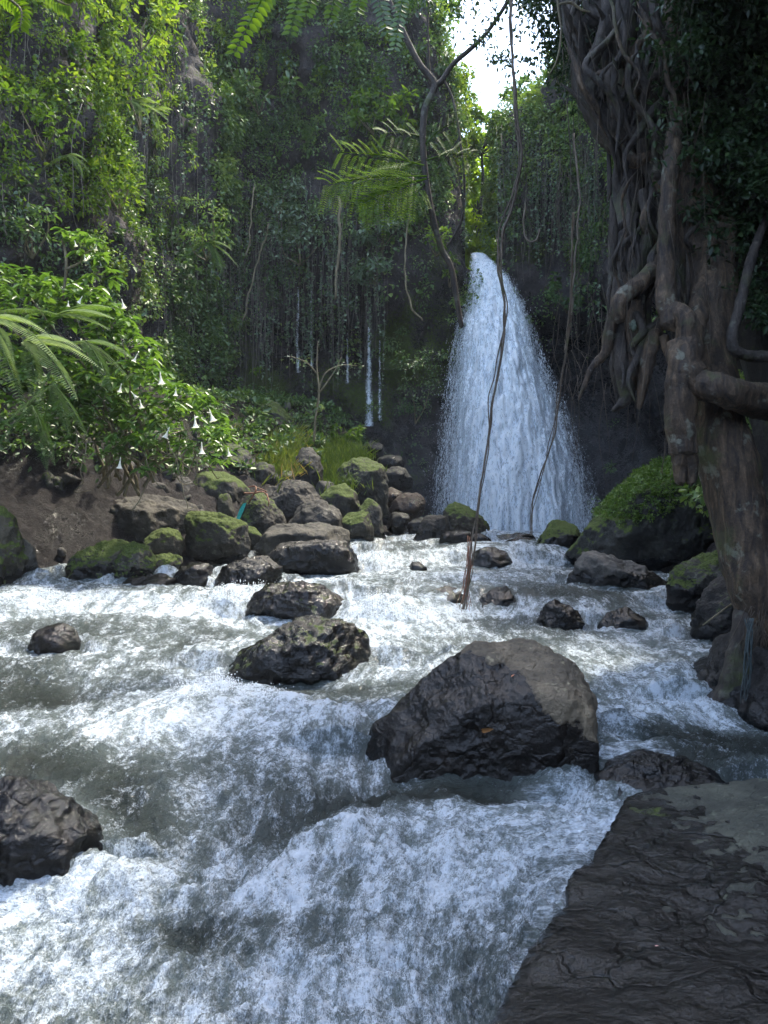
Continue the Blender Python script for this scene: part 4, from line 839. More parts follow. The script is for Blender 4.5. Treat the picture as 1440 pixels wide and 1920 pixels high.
# tall bare-stemmed branch of the same kind, standing above the shrub
t2 = thing('flowering_branch', P(122, 560, 9.2), 'tall thin flowering stem rising above the ferns with small white trumpets', 'shrub')
sb = Bag()
for pl_, rr_ in [([(118, 560, 9.1), (124, 500, 9), (120, 460, 9), (115, 450, 9)], [3, 3, 2.4, 1.5]), ([(124, 505, 9), (150, 492, 9), (155, 478, 8.95), (170, 470, 8.9)], [2.5, 2, 1.8, 1.2]), ([(120, 460, 9), (128, 440, 9), (150, 432, 9)], [2, 1.5, 1])]:
    V, F = ptube(pl_, rr_, sides=6); sb.add(V, F, .5)
sb.build('stem', M_stem, t2); fb = Bag()
for (a, b) in [(120, 432), (140, 440), (165, 445), (180, 452), (130, 450), (150, 470), (172, 480), (190, 490), (205, 505), (215, 520), (175, 512), (160, 520), (150, 440), (195, 478)]:
    rosette(fb, P(a, b, 8.95 + R.normal(0, .1)), 8, .15, .62)
fb.build('foliage', L_trump, t2)

# near leaves top left corner
def big_leaf_spray(label, pts, Y, L, mat, tone, name='leafy_twig'):
    t = thing(name, P(*pts[0], Y), label, 'twig'); fb = Bag(); n = len(pts)
    V, F = ptube([(a, b, Y) for a, b in pts], np.linspace(3, 1, n), sides=5); 
    mesh_np('stem', V, F, M_stem, t); C = catmull([P(a, b, Y) for a, b in pts], 16); k = len(C)
    for s in (-1, 1):
        T = norm(np.gradient(C, axis=0)); S = norm(np.cross(T, (0, 1, .3))) * s
        fb.add(*leaves(C, norm(S + T * .4 + (0, 0, -.25)), np.tile([.1, -.7, .6], (k, 1)) + R.normal(0, .2, (k, 3)), np.full(k, L) * R.uniform(.8, 1.1, k), np.full(k, L * .42), np.clip(R.normal(tone, .08, k), 0, 1)))
    fb.build('foliage', mat, t)
big_leaf_spray('bright leafy twig hanging into the top left corner', [(-10, -20), (20, 0), (40, 20), (38, 50)], 4.2, .07, L_sun, .4)
big_leaf_spray('leafy twig along the top edge near the left corner', [(60, -40), (90, -10), (115, 5), (130, 10)], 4.2, .07, L_ylw, .6)

# ------------------------------------------------------------------ feathery hanging branch
hb = thing('hanging_branch', P(815, -60, 7.2), 'slender forked branch with feathery yellow-green leaves hanging before the waterfall', 'branch')
def add_tube(name, mat, parent, pl_, rr_, **kw): return tube_obj(name, mat, parent, pl_, rr_, **kw)
YB = 7.2
add_tube('main_stem', M_barkd, hb, [(700, -60, YB), (768, 85, YB), (790, 125, YB), (815, 160, YB), (797, 205, YB), (793, 260, YB), (797, 320, YB), (808, 390, YB), (825, 460, YB), (845, 500, YB), (855, 555, YB), (865, 612, YB)], [5, 5, 5.5, 6, 6, 6, 5.5, 5.5, 5.5, 5.5, 5, 4.5], sides=9, m=90, nz=.25)
add_tube('fork', M_barkd, hb, [(990, -60, YB), (925, 45, YB), (890, 85, YB), (850, 120, YB), (828, 152, YB), (812, 162, YB)], [3, 3.5, 4, 4.5, 5, 5], sides=7, m=40, nz=.2)
add_tube('side_twig', M_barkd, hb, [(832, 150, YB), (850, 190, YB), (862, 260, YB), (870, 330, YB), (868, 400, YB), (852, 440, YB), (838, 462, YB)], [2.5, 2.5, 2.3, 2.3, 2, 2, 1.6], sides=6, m=50)
add_tube('side_twig', M_barkd, hb, [(861, 258, YB), (840, 290, YB), (820, 318, YB)], [1.6, 1.5, 1.2], sides=5)
add_tube('side_twig', M_barkd, hb, [(800, 100, YB + .3), (806, 150, YB + .3), (802, 30, YB + .3), (812, -60, YB + .3)][::-1], [2, 2, 2, 1.2], sides=5)
def pinnate(bag, q0, q1, n, ll, tone, asp=.34, sag=.1, nrm=(0, -.5, .8)):
    t = np.linspace(.08, 1, n); C = q0 + (q1 - q0) * t[:, None] + np.array([0, 0, -1]) * (np.linalg.norm(q1 - q0) * sag * t ** 2)[:, None]
    T = norm(np.gradient(C, axis=0)); S = norm(np.cross(T, np.array(nrm, float)))
    for s in (-1, 1):
        bag.add(*leaves(C, norm(S * s + T * .35), np.tile(nrm, (n, 1)) + R.normal(0, .15, (n, 3)), ll * (1 - .35 * t) * R.uniform(.85, 1.1, n), ll * asp * np.ones(n), np.clip(tone + R.normal(0, .08, n), 0, 1), .05, .12))
    V, F = tube(C[::3], np.linspace(.004, .0015, len(C[::3])), m=8, sides=4); bag.add(V, F, .3)
def spray_group(px0, py0, px1, py1, Y, npin, Lp, ll, tone, mat, parent, name='leaf_spray', down=.35):
    fb = Bag(); A = P(px0, py0, Y); B_ = P(px1, py1, Y - .15)
    V, F = tube([A, (A + B_) / 2 + (0, 0, .03), B_], [.008, .006, .003], m=10, sides=5); fb.add(V, F, .3)
    for k in range(npin):
        t = .15 + .85 * k / (npin - 1); q = A + (B_ - A) * t; s = 1 if k % 2 else -1
        d = norm(B_ - A); perp = norm(np.array([-d[2], 0, d[0]])); dr = norm(d * .5 + perp * s * .8 + (0, R.uniform(-.5, .2), -down))
        pinnate(fb, q, q + dr * Lp * R.uniform(.75, 1.1) * (1.1 - .4 * t), 15, ll * .95, tone + R.normal(0, .10), .26, R.uniform(.1, .5), (R.normal(0, .4), -.6, .7))
    fb.build(name, mat, parent)
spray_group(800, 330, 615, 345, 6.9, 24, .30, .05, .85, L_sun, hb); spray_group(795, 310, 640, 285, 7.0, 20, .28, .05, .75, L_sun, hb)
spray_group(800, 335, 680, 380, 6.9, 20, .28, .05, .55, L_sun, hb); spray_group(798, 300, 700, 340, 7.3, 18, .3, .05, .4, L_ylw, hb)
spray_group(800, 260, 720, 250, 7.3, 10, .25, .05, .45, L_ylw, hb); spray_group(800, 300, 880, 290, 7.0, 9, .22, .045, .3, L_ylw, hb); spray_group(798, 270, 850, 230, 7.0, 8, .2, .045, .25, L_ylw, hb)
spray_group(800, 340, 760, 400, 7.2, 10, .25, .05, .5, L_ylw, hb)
# overhead sprays along the top edge
ob = thing('overhanging_branch', P(620, -120, 4.6), 'leafy branch reaching in along the top edge with a bright hanging leaf spray', 'branch')
add_tube('main_stem', M_barkd, ob, [(1000, -160, 4.8), (800, -90, 4.7), (620, -60, 4.6), (480, -50, 4.5), (420, -60, 4.5)], [9, 8, 6, 4, 2], sides=7, m=30)
def one_pin(px0, py0, px1, py1, Y, n, ll, tone, mat, parent, asp=.4):
    fb = Bag(); pinnate(fb, P(px0, py0, Y), P(px1, py1, Y), n, ll, tone, asp, .0, (0, -1, .35)); fb.build('leaf_spray', mat, parent)
one_pin(505, -30, 440, 98, 3.6, 12, .075, .45, L_sun, ob); one_pin(520, -40, 475, 45, 3.7, 10, .07, .4, L_ylw, ob)
one_pin(570, -50, 545, 60, 4.3, 11, .08, .3, L_ylw, ob); one_pin(640, -60, 620, 30, 4.4, 10, .08, .25, L_ylw, ob); one_pin(700, -50, 725, 60, 4.4, 12, .07, .2, L_far, ob); one_pin(760, -40, 740, 90, 4.8, 14, .07, .3, L_far, ob)
one_pin(600, -60, 575, 25, 4.2, 10, .08, .35, L_ylw, ob); one_pin(680, -60, 670, 20, 4.2, 10, .08, .4, L_ylw, ob)
fb = Bag()
for _ in range(46):
    a = R.uniform(740, 1010); b = R.uniform(-60, 40 + 40 * math.sin(a * .03)); clump(fb, P(a, b, 7.2 + R.uniform(-.5, .5)), R.uniform(.10, .2), 22, .05, .5, .3, .8, shell=.2)
for _ in range(40):
    a = R.uniform(860, 1060); b = R.uniform(-40, 150)
    if 835 < a < 945 and 15 < b and R.uniform() < .5: continue
    clump(fb, P(a, b, 7.4 + R.uniform(-.4, .4)), R.uniform(.08, .2), 9, .05, .45, .15, .8, shell=.1)
for _ in range(10):
    clump(fb, P(R.uniform(912, 955), R.uniform(95, 120), 8), .08, 16, .05, .4, .15, .6, shell=.1)
fb.build('foliage', L_dark, ob)

# ------------------------------------------------------------------ aerial roots
def aerial(label, pts, r, mat2=True, strands=2, Y=6.2):
    t = thing('aerial_root', P(pts[0][0], pts[0][1], Y), label, 'root', 'aerial roots hanging before the waterfall')
    for s in range(strands):
        pl_ = [(a + (3.5 * math.sin(k * 1.7 + s * 2.6) if k > 3 else 0), b, Y + .03 * math.cos(k * 2 + s * 2)) for k, (a, b) in enumerate(pts)]
        add_tube('strand', M_vine if b < 400 else (M_red if mat2 else M_vine), t, pl_, [r * (1.0 if s == 0 else .55) * (1 - .45 * k / len(pts)) for k in range(len(pts))], sides=6, m=120, wob=.02, seed=s * 5)
    return t
aerial('longest hanging root, reaching from the top of the frame to the river', [(958, -60), (960, 60), (966, 180), (974, 300), (958, 380), (940, 440), (938, 500), (948, 570), (940, 650), (922, 740), (915, 830), (902, 920), (888, 1000), (880, 1080), (873, 1142)], 2.8, strands=3)
aerial('thinner root hanging right of the long one, ending at the pool', [(1075, 400), (1072, 500), (1068, 600), (1058, 680), (1048, 740), (1035, 820), (1015, 890), (998, 950), (993, 1004)], 1.9, strands=3, Y=7.5)
aerial('short red root hanging onto the giant leafy boulder', [(1275, 600), (1268, 700), (1252, 800), (1243, 870), (1240, 888)], 1.2, strands=2, Y=7)
# red tassel at the tip of the long root
tp = thing('root_tassel', P(875, 1120, 6.2), 'reddish tuft of fine rootlets at the tip of the long root', 'root'); tb = Bag()
for k in range(14):
    a = 876 + R.normal(0, 3); V, F = ptube([(a + 6, 1000 + R.uniform(0, 60), 6.2), (a + R.normal(0, 3), 1090, 6.2), (a + R.normal(-4, 5), 1145 + R.uniform(-12, 3), 6.2)], [.7, .7, .4], sides=4, m=10); tb.add(V, F, .5)
tb.build('rootlets', M_red, tp)

# ------------------------------------------------------------------ fig tree
ft = thing('fig_tree', P(1440, 1330, 5.2), 'huge strangler fig on the right bank with knotted roots hanging down', 'tree')
def fig(name, pl_, rr_, mat=None, **kw):
    kw.setdefault('sides', 14); kw.setdefault('nz', .35); kw.setdefault('m', max(30, len(pl_) * 12)); kw.setdefault('seed', pl_[0][0] * .37)
    return add_tube(name, mat or M_bark, ft, pl_, rr_, **kw)
# main leaning trunk
fig('trunk', [(1290, 300, 5.6), (1320, 420, 5.4), (1335, 520, 5.3), (1330, 640, 5.2), (1335, 740, 5.1), (1362, 850, 5.0), (1385, 960, 4.95), (1405, 1060, 4.9), (1440, 1180, 4.9), (1490, 1300, 5)], [56, 48, 44, 40, 43, 45, 43, 42, 40, 56], sides=28, m=170, nz=.28)
fig('trunk', [(1400, 200, 6.1), (1420, 450, 6.0), (1455, 700, 5.9), (1465, 900, 5.8), (1470, 1200, 5.7)], [90, 70, 45, 45, 70], mat=M_bark_shade, sides=24, m=100)  # this and the next are backing tubes, coloured near black as painted shade
fig('trunk', [(1270, 60, 6.2), (1290, 250, 6.1), (1330, 420, 6.2), (1380, 640, 6.3)], [110, 75, 60, 70], mat=M_bark_shade, sides=24, m=100)
# pale hanging root ending in two toes
fig('hanging_root', [(1285, 150, 5.5), (1272, 220, 5.3), (1262, 280, 5.1), (1252, 380, 5.0), (1248, 480, 5.0), (1250, 560, 4.95), (1262, 610, 4.9)], [8, 11, 14, 13, 14, 16, 18], sides=16)
fig('hanging_root', [(1250, 570, 4.95), (1285, 600, 4.85), (1290, 640, 4.85), (1280, 700, 4.8), (1275, 780, 4.8), (1280, 850, 4.8)], [14, 18, 22, 26, 24, 22], sides=18, m=90)
fig('toe', [(1272, 820, 4.8), (1274, 870, 4.8), (1276, 905, 4.8)], [15, 12, 8]); fig('toe', [(1286, 820, 4.8), (1294, 870, 4.8), (1296, 905, 4.8)], [16, 12, 8])
# cross branches
fig('branch', [(1262, 660, 4.85), (1282, 700, 4.8), (1310, 718, 4.75), (1350, 730, 4.7), (1400, 745, 4.8), (1470, 760, 5.0)], [12, 18, 22, 26, 27, 30], sides=20, m=80)
fig('knot', [(1266, 640, 4.84), (1282, 685, 4.8), (1302, 716, 4.78), (1340, 728, 4.76)], [15, 26, 27, 20], sides=20, m=60)
fig('branch', [(1330, 480, 5.3), (1310, 580, 5.1), (1300, 640, 4.95)], [18, 16, 15]); 
fig('branch', [(1440, 400, 5.2), (1410, 480, 5), (1390, 560, 4.9), (1372, 640, 4.85), (1395, 665, 4.85), (1450, 670, 4.9)], [5, 8, 9, 9, 9, 10], mat=M_barkd, sides=10)
fig('branch', [(1240, 490, 5.2), (1200, 530, 5.1), (1165, 560, 5.0), (1160, 600, 5.0)], [15, 14, 13, 10])
# hanging cluster left of the trunk
for pl_, rr_ in [([(1180, 330, 5.7), (1172, 420, 5.6), (1168, 520, 5.4), (1160, 600, 5.3), (1165, 680, 5.2), (1175, 740, 5.2), (1150, 770, 5.2)], [26, 22, 18, 16, 14, 12, 4]),
                 ([(1175, 520, 5.3), (1190, 600, 5.2), (1190, 660, 5.2), (1180, 720, 5.2), (1185, 745, 5.2)], [16, 16, 13, 10, 4]),
                 ([(1160, 560, 5.2), (1142, 620, 5.2), (1135, 660, 5.2), (1110, 690, 5.2), (1095, 725, 5.2), (1085, 750, 5.2)], [12, 10, 8, 6, 4, 1.5]),
                 ([(1240, 600, 5.2), (1222, 640, 5.1), (1210, 700, 5.1), (1198, 765, 5.1)], [10, 12, 11, 4]), ([(1245, 630, 5), (1250, 660, 5), (1252, 668, 5)], [8, 6, 2]),
                 ([(1205, 360, 5.4), (1215, 440, 5.3), (1195, 500, 5.3), (1180, 560, 5.2)], [9, 10, 11, 12]), ([(1140, 250, 5.9), (1143, 350, 5.8), (1140, 375, 5.8)], [3, 4, 2]),
                 ([(1175, 410, 5.4), (1150, 440, 5.4), (1148, 470, 5.4), (1165, 490, 5.4)], [6, 6, 6, 5]), ([(1225, 380, 5.4), (1240, 440, 5.4), (1225, 500, 5.3), (1205, 530, 5.3)], [7, 8, 8, 8]),
                 ([(1190, 560, 5.2), (1205, 640, 5.2), (1192, 730, 5.2)], [8, 8, 3]), ([(1215, 420, 5.3), (1225, 450, 5.3), (1250, 475, 5.3)], [4, 4, 4]), ([(1195, 400, 5.4), (1185, 440, 5.4), (1200, 480, 5.4), (1180, 520, 5.4)], [5, 5, 5, 5])]:
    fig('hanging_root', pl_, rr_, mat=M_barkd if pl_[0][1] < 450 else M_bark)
# knotted upper limbs
for pl_, rr_ in [([(1065, -40, 5.8), (1075, 60, 5.7), (1092, 130, 5.7), (1088, 170, 5.7)], [15, 14, 12, 6]), ([(1150, -40, 5.5), (1135, 60, 5.5), (1105, 130, 5.5), (1112, 200, 5.5), (1150, 240, 5.5), (1200, 260, 5.5)], [15, 13, 10, 9, 11, 13]),
                 ([(1080, 60, 5.9), (1100, 170, 5.9), (1130, 230, 5.8), (1180, 280, 5.7), (1230, 330, 5.6), (1245, 420, 5.6)], [28, 28, 32, 32, 30, 20]), ([(1180, -40, 5.7), (1175, 80, 5.7), (1170, 160, 5.7), (1190, 260, 5.7)], [22, 20, 17, 20]),
                 ([(1100, 148, 5.6), (1120, 140, 5.45), (1145, 130, 5.45), (1180, 112, 5.7)], [4, 5, 6, 5]), ([(1230, -40, 5.8), (1225, 100, 5.8), (1215, 220, 5.7), (1225, 340, 5.6)], [26, 25, 24, 22]), ([(1120, -40, 6), (1130, 100, 6), (1160, 200, 5.9)], [20, 22, 26]),
                 ([(1040, -40, 6.1), (1060, 20, 6.1), (1100, 50, 6), (1150, 30, 6), (1200, 40, 6)], [22, 24, 26, 26, 22]), ([(1150, 180, 5.55), (1160, 240, 5.5), (1155, 210, 5.5)], [10, 9, 6]),
                 ([(1255, -40, 5.5), (1262, 60, 5.45), (1270, 150, 5.4), (1260, 280, 5.3)], [10, 11, 10, 12]), ([(1200, 260, 5.5), (1215, 320, 5.5), (1240, 330, 5.45)], [12, 9, 8]), ([(1170, 240, 5.6), (1185, 300, 5.5), (1220, 300, 5.5), (1235, 360, 5.5)], [10, 10, 12, 12]),
                 ([(1345, -20, 5.2), (1370, 8, 5.2), (1400, 12, 5.2), (1440, 0, 5.2)], [7, 8, 9, 10])]:
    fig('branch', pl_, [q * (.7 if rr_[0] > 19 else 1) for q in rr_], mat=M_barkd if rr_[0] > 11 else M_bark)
# roots of trunk in the water, dark base
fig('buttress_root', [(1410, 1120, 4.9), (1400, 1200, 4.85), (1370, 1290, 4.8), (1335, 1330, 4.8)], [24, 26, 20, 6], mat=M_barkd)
# tangle of thin dark roots
for k in range(84):
    up_ = k < 40
    a = R.uniform(1050, 1270) if up_ else R.uniform(1140, 1300); b = R.uniform(-40, 180) if up_ else R.uniform(300, 520); Yk = R.uniform(5.15, 5.75); pl_ = []; vx = R.normal(0, 14)
    for j in range(R.randint(5, 8)):
        pl_.append((a, b, Yk)); a += vx + R.normal(0, 17); b += R.uniform(28, 55); Yk += R.normal(0, .04); vx *= .6
        a = max(a, np.interp(b, [0, 150, 300, 420, 600, 760], [1055, 1085, 1160, 1150, 1140, 1160])) if b < 800 else a
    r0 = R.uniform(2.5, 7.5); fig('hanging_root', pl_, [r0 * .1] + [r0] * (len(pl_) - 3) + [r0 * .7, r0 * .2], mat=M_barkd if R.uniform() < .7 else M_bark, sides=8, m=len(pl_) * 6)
# fine rootlets
rbag = Bag()
for _ in range(170):
    a = R.uniform(1045, 1330); b = R.uniform(-20, 720); q = P(a, b, R.uniform(4.9, 5.5)); Ln = R.uniform(.15, .9)
    V, F = tube([q, q + (R.normal(0, .04), 0, -Ln * .5), q + (R.normal(0, .06), 0, -Ln)], [.0025, .002, .001], m=8, sides=3); rbag.add(V, F, .5)
for _ in range(40):
    a = R.uniform(1395, 1440); q = P(a, R.uniform(1130, 1200), 4.75); V, F = tube([q, q + (R.normal(-.02, .03), 0, -.1), q + (R.normal(-.03, .04), 0, -R.uniform(.15, .4))], [.003, .002, .001], m=8, sides=3); rbag.add(V, F, .5)
rbag.build('fine_rootlets', M_vine, ft)['kind'] = 'stuff'
cv = add_tube('curled_root', M_stem, ft, [(1045, -40, 5.2), (1046, 10, 5.2), (1052, 60, 5.2), (1045, 110, 5.2), (1030, 140, 5.2)], [2.2, 2.2, 2, 1.8, 1], sides=6)
cv = add_tube('curled_root', M_stem, ft, [(1045, 8, 5.2), (1070, 5, 5.2), (1090, 18, 5.2), (1106, 22, 5.2)], [2, 3, 2.4, 1.5], sides=6)
# ivy on the right and crown above
fb = Bag()
for _ in range(1500):
    a = R.uniform(1190, 1500); b = R.uniform(-150, 620)
    lim = np.interp(b, [-150, 60, 150, 250, 330, 420, 520, 620], [1230, 1240, 1250, 1240, 1270, 1300, 1385, 1420])
    if a < lim + R.normal(0, 22): continue
    Yc = 5.15 + R.uniform(-.1, .25) + .25 * perlin(np.array([[a * .012, b * .012, .5]]))[0]
    if a < 1300 and R.uniform() < .4: continue
    clump(fb, P(a, b, Yc), R.uniform(.06, .14), 16, .052, .5, .5 + R.normal(0, .1), .8, (0, -1, .2), shell=.4, drp=.35)
fb.build('ivy', L_dark, ft)
fb = Bag()
for _ in range(1700):      # crown of the fig, over and beside the camera, darkening the right bank
    c = np.array([R.uniform(1.7, 5.2), R.uniform(2.6, 7.4), 0]); c[2] = CZ + .72 * max(c[1], 4) + R.uniform(.5, 1.8)
    clump(fb, c, R.uniform(.25, .45), 20, .16, .5, .4, .5, shell=.2)
for _ in range(420):      # outer leaves of the crown seen against the sky
    a = R.uniform(965, 1130); b = R.uniform(-60, 200); lim = np.interp(b, [-60, 40, 100, 200], [975, 990, 1020, 1085])
    if a < lim + R.normal(0, 14): continue
    clump(fb, P(a, b, 6.2 + R.uniform(-.3, .4)), R.uniform(.08, .16), 14, .045, .5, .3, .8, shell=.2)
fb.build('crown', L_dark, ft)
lichen = mat_plain('lichen', (.13, .16, .12), .9, .4, 60)
def patch(px_, py_, Y, rx, ry):
    D, F = ICO[3]; c = P(px_, py_, Y); s = np.array([rx, 4, ry]) / 1440 * Y; V = c + D * s * (1 + .6 * perlin(D * 2.3 + px_))[:, None]; mesh_np('lichen_patch', V, F, lichen, ft)
patch(1188, 610, 5.13, 8, 10); patch(1331, 727, 4.66, 8, 7)

# ------------------------------------------------------------------ leaf cushion on the giant boulder
fb = Bag(); GB = [o for o in SC.objects if o.get('label', '').startswith('giant boulder')][0]
gv = np.empty(len(GB.data.vertices) * 3, np.float32); GB.data.vertices.foreach_get('co', gv); gv = gv.reshape(-1, 3) + np.array(GB.location)
gpx, gpy = topx(gv); front = gv[:, 1] < GB.location[1] + .3
lowlim = np.interp(gpx, [1115, 1130, 1180, 1230, 1290, 1300], [960, 975, 985, 975, 925, 900])
msk = front & (gpx > 1118) & (gpx < 1300) & (gpy < lowlim)
sel = gv[msk]; ii = R.choice(len(sel), 900)
for i in ii:
    clump(fb, sel[i] + R.normal(0, .02, 3), R.uniform(.03, .06), 18, .034, .6, .68 + R.normal(0, .1), .7, (0, -.3, .7), shell=.5, drp=.1)
tag(fb.build('ground_cover', L_moss), 'dense cushion of small green leaves on top of the giant boulder', 'plants', kind='stuff')

# ------------------------------------------------------------------ grass patches
def grass(cx, cy, rx, ry, n, tone, label, ln=.24, Y0=14.6, mat=L_grass):
    a = cx + rx * R.normal(0, .45, n); b = cy + ry * R.normal(0, .5, n); t = (b - cy) / ry; Yk = Y0 - 1.2 * t
    c = np.stack([(a - 720) / 1440 * Yk, Yk, CZ + (960 - b) / 1440 * Yk - .1], 1); d = norm(np.stack([R.normal(0, .5, n), R.normal(-.3, .4, n), np.abs(R.normal(.9, .3, n))], 1))
    Ls = R.uniform(.5, 1.2, n) * ln; V, F, A = leaves(c, d, np.stack([R.normal(0, .4, n), -np.ones(n), .3 * np.ones(n)], 1), Ls, np.full(n, .013), np.clip(tone + R.normal(0, .18, n), 0, 1), .1, .5)
    o = mesh_np('grass', V, F, mat, None, {'rnd': A}); tag(o, label, 'grass', kind='stuff')
grass(505, 838, 60, 38, 5200, .55, 'sunlit yellow-green grass among the pile boulders'); grass(545, 862, 30, 20, 1300, .92, 'dry straw-coloured grass at the right end of the yellow patch')
grass(635, 865, 55, 38, 3800, .28, 'green grass slope right of the leaning slab', Y0=15); grass(440, 795, 14, 12, 400, .35, 'small grass tuft beside the thin upright stone', Y0=15.4)

# low plants on the soil behind the rock pile
gb = Bag()
for _ in range(1100):
    a = R.uniform(-6.3, 1.0); b = R.uniform(9.7, 19.2); g0 = float(ground_z(np.array([a]), np.array([b]))[0])
    if g0 < (1.95 if b < 12 else 2.2) + R.uniform(-.2, .5): continue
    clump(gb, (a, b, g0 + .12), R.uniform(.15, .3), 34, R.uniform(.08, .13), .5, .5 + R.normal(0, .1), .7, (0, -.2, .6))
tag(gb.build('low_plants', L_far), 'low leafy plants on the soil behind the rock pile', 'plants', kind='stuff')

# ------------------------------------------------------------------ bare sapling and small cliff trees
sp = thing('sapling', P(588, 830, 15.2), 'slim bare sapling standing before the dark cliff above the grass', 'tree')
add_tube('trunk', M_stem, sp, [(588, 830, 15.2), (592, 780, 15.2), (598, 735, 15.2), (594, 690, 15.2), (596, 640, 15.2)], [2.4, 2.2, 2, 1.6, .8], sides=6)
for pl_ in ([(596, 735, 15.2), (610, 700, 15.2), (640, 685, 15.2), (670, 686, 15.2)], [(594, 700, 15.2), (575, 680, 15.2), (545, 668, 15.2)], [(600, 735, 15.2), (625, 700, 15.2), (640, 670, 15.2)]):
    add_tube('branch', M_stem, sp, pl_, [1.6, 1.3, 1, .5][:len(pl_)], sides=5)
fb = Bag(); clump(fb, P(596, 760, 15.2), .1, 16, .1, .5, .8); clump(fb, P(650, 690, 15.2), .35, 40, .07, .5, .5, .5, shell=.1); clump(fb, P(560, 675, 15.2), .3, 30, .07, .5, .5, .5, shell=.1); fb.build('foliage', L_pale, sp)
for k, (pl_, lb) in enumerate([([(636, 370, 17.6), (638, 440, 17.6), (632, 510, 17.7), (628, 560, 17.8)], 'thin tree trunk against the cliff left of the silvery bushes'), ([(775, 330, 18), (764, 430, 18), (758, 500, 18), (770, 570, 18), (790, 600, 18)], 'curved thin vine stem on the cliff left of the waterfall'),
                               ([(505, 420, 18), (480, 500, 18), (455, 600, 18)], 'slanting bare cane on the left part of the cliff'), ([(478, 350, 17.5), (470, 420, 17.5), (462, 480, 17.6)], 'pale straight stem on the upper left cliff')]):
    V, F = ptube(pl_, [3.2, 3, 2.6, 2.2, 1.5][:len(pl_)] if k == 0 else [1.6] * len(pl_), sides=6, m=30, wob=.05, seed=k); c = P(*pl_[-1]); o = mesh_np('climbing_stem', V, F, M_stem, None, None, True, c); tag(o, lb, 'stem')
# drooping loop vines on the right cliff
for pl_, lb in [([(985, 380, 19), (982, 430, 19), (990, 452, 19), (1005, 450, 19), (1010, 430, 19)], 'looped vine hanging on the rock right of the waterfall lip'), ([(1075, 250, 15), (1085, 380, 15), (1078, 500, 15), (1068, 600, 15), (1060, 660, 15)], 'long vine trailing down beside the hanging fig roots')]:
    V, F = ptube(pl_, [2.0] * len(pl_), sides=6, m=50, wob=.04); c = P(*pl_[0]); tag(mesh_np('looped_vine', V, F, M_vine, None, None, True, c), lb, 'vine')

# ------------------------------------------------------------------ small found things
M_teal = mat_plain('teal_cloth', (.04, .42, .40), .7, .3)
V = []; nS = 16
for k in range(nS):
    t = k / (nS - 1); c = P(460 - 14 * t ** .8, 943 + 32 * t, 10.95); w_ = .022 + .012 * math.sin(t * 3)
    for s in (-1, -.3, .3, 1): V.append(c + (s * w_, .015 * math.sin(s * 4 + t * 9), .004 * s))
tag(mesh_np('cloth_strip', np.array(V), grid_faces(nS, 4), M_teal), 'teal cloth strip caught between the pile boulders', 'cloth')
db = thing('fallen_branch', P(480, 925, 11.2), 'bare reddish forked branch lying on the pointed boulder', 'branch')
for pl_, rr_ in [([(458, 925, 11.1), (475, 925, 10.9), (492, 922, 10.9), (502, 930, 11)], [1.5, 1.8, 1.5, 1]), ([(466, 944, 11), (474, 930, 10.9), (480, 918, 10.9), (478, 912, 11), (465, 913, 11)], [1, 1.6, 1.8, 1.5, 1]), ([(500, 926, 11), (504, 940, 10.9), (503, 950, 10.9)], [1.4, 1.2, .7]), ([(480, 914, 11), (492, 918, 11), (500, 922, 11)], [1.2, 1.2, 1])]:
    add_tube('limb', M_red, db, pl_, rr_, sides=5)
st = add_tube('stick', M_stem, None, [(1318, 1172, 6.05), (1350, 1148, 6.05), (1383, 1124, 6.1)], [1.2, 1.7, 1.6], sides=6); tag(st, 'thin pale stick leaning across the black rock by the fig trunk', 'stick')
M_rag = mat_plain('faded_rag', (.045, .06, .06), .85, .4); rg = Bag()
for k in range(9):
    a = 1402 + R.normal(0, 4); V, F = ptube([(1408 + R.normal(0, 3), 1160, 4.65), (a + R.normal(0, 4), 1215, 4.62), (a - 2 + R.normal(0, 5), 1255, 4.62), (a - 8 + R.normal(0, 4), 1290 + R.uniform(0, 55), 4.62)], [1.2, 1.6, 1.4, .5], sides=5, m=24, wob=.03, seed=k); rg.add(V, F, .5)
tag(rg.build('rag', M_rag), 'faded blue-grey rag strands hanging off the fig roots over the water', 'rag')
M_dead = mat_plain('dead_leaf', (.22, .10, .03), .5, .3)
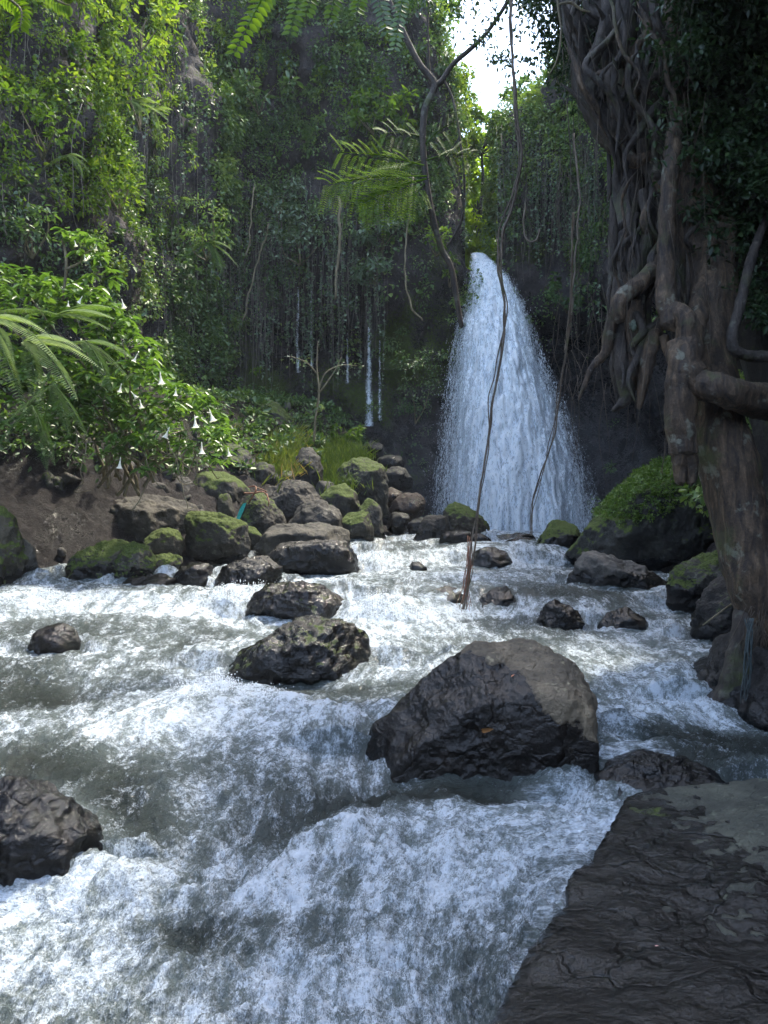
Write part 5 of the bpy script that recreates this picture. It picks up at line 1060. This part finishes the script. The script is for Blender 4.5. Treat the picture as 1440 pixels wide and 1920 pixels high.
def dead_leaf(px_, py_, L, lb, ang=.3, mat=M_dead):
    obs = bpy.context.evaluated_depsgraph_get(); d = Vector(P(px_, py_, 1) - (0, 0, CZ)).normalized(); r = SC.ray_cast(obs, Vector((0, 0, CZ)), d)
    c = np.array(r[1]) + np.array(r[2]) * .006; nn = np.array(r[2])[None]; a = np.array([[math.cos(ang), .3, math.sin(ang)]]); a = a - (a * nn).sum() * nn
    V, F, _ = leaves(c[None] - norm(a) * L / 2, a, nn, [L], [L * .34], np.array([.5]), .12, .1); tag(mesh_np('fallen_leaf', V, F, mat, None, None, True, c), lb, 'leaf')
bpy.context.view_layer.update()
dead_leaf(912, 1368, .075, 'brown fallen leaf lying on the wet face of the tan-topped boulder')
dead_leaf(1232, 1778, .012, 'tiny pink petal on the foreground slab', .2, mat_plain('petal', (.7, .35, .3)))
dead_leaf(962, 1268, .03, 'small reddish leaf on top of the tan-topped boulder', 1.2, mat_plain('red_leaf', (.35, .12, .06)))
print('verts', sum(len(o.data.vertices) for o in SC.objects if o.type == 'MESH'))

D, F = ICO[4]
def volume_mat(name, dens, col):
    m = bpy.data.materials.new(name); m.use_nodes = True; nt = m.node_tree; nt.nodes.clear()
    out = nt.nodes.new('ShaderNodeOutputMaterial'); pv = nt.nodes.new('ShaderNodeVolumePrincipled'); pv.inputs['Density'].default_value = dens
    pv.inputs['Color'].default_value = (*col, 1); nt.links.new(pv.outputs[0], out.inputs['Volume']); return m
tag(mesh_np('mist', D * (3.6, 1.6, 2.2) * (1 + .12 * perlin(D * 1.5))[:, None] + (3.0, 17.9, 2.2), F, volume_mat('spray_mist', .026, (.95, .98, 1))), 'pale spray mist round the foot of the waterfall', 'mist', kind='stuff')
# ------------------------------------------------------------------ damp air of the gorge
if HAZE:
    bm = bmesh.new(); bmesh.ops.create_cube(bm, size=1); me = bpy.data.meshes.new('haze'); bm.to_mesh(me); bm.free()
    o = bpy.data.objects.new('haze', me); SC.collection.objects.link(o); o.scale = (140, 170, 44); o.location = (0, 15, 18)
    m = bpy.data.materials.new('damp_air'); m.use_nodes = True; nt = m.node_tree; nt.nodes.clear()
    out = nt.nodes.new('ShaderNodeOutputMaterial'); pv = nt.nodes.new('ShaderNodeVolumePrincipled'); pv.inputs['Density'].default_value = HAZE
    pv.inputs['Color'].default_value = (.86, .91, 1, 1); nt.links.new(pv.outputs[0], out.inputs['Volume']); me.materials.append(m)
    tag(o, 'thin bluish spray haze filling the gorge', 'haze', kind='stuff')
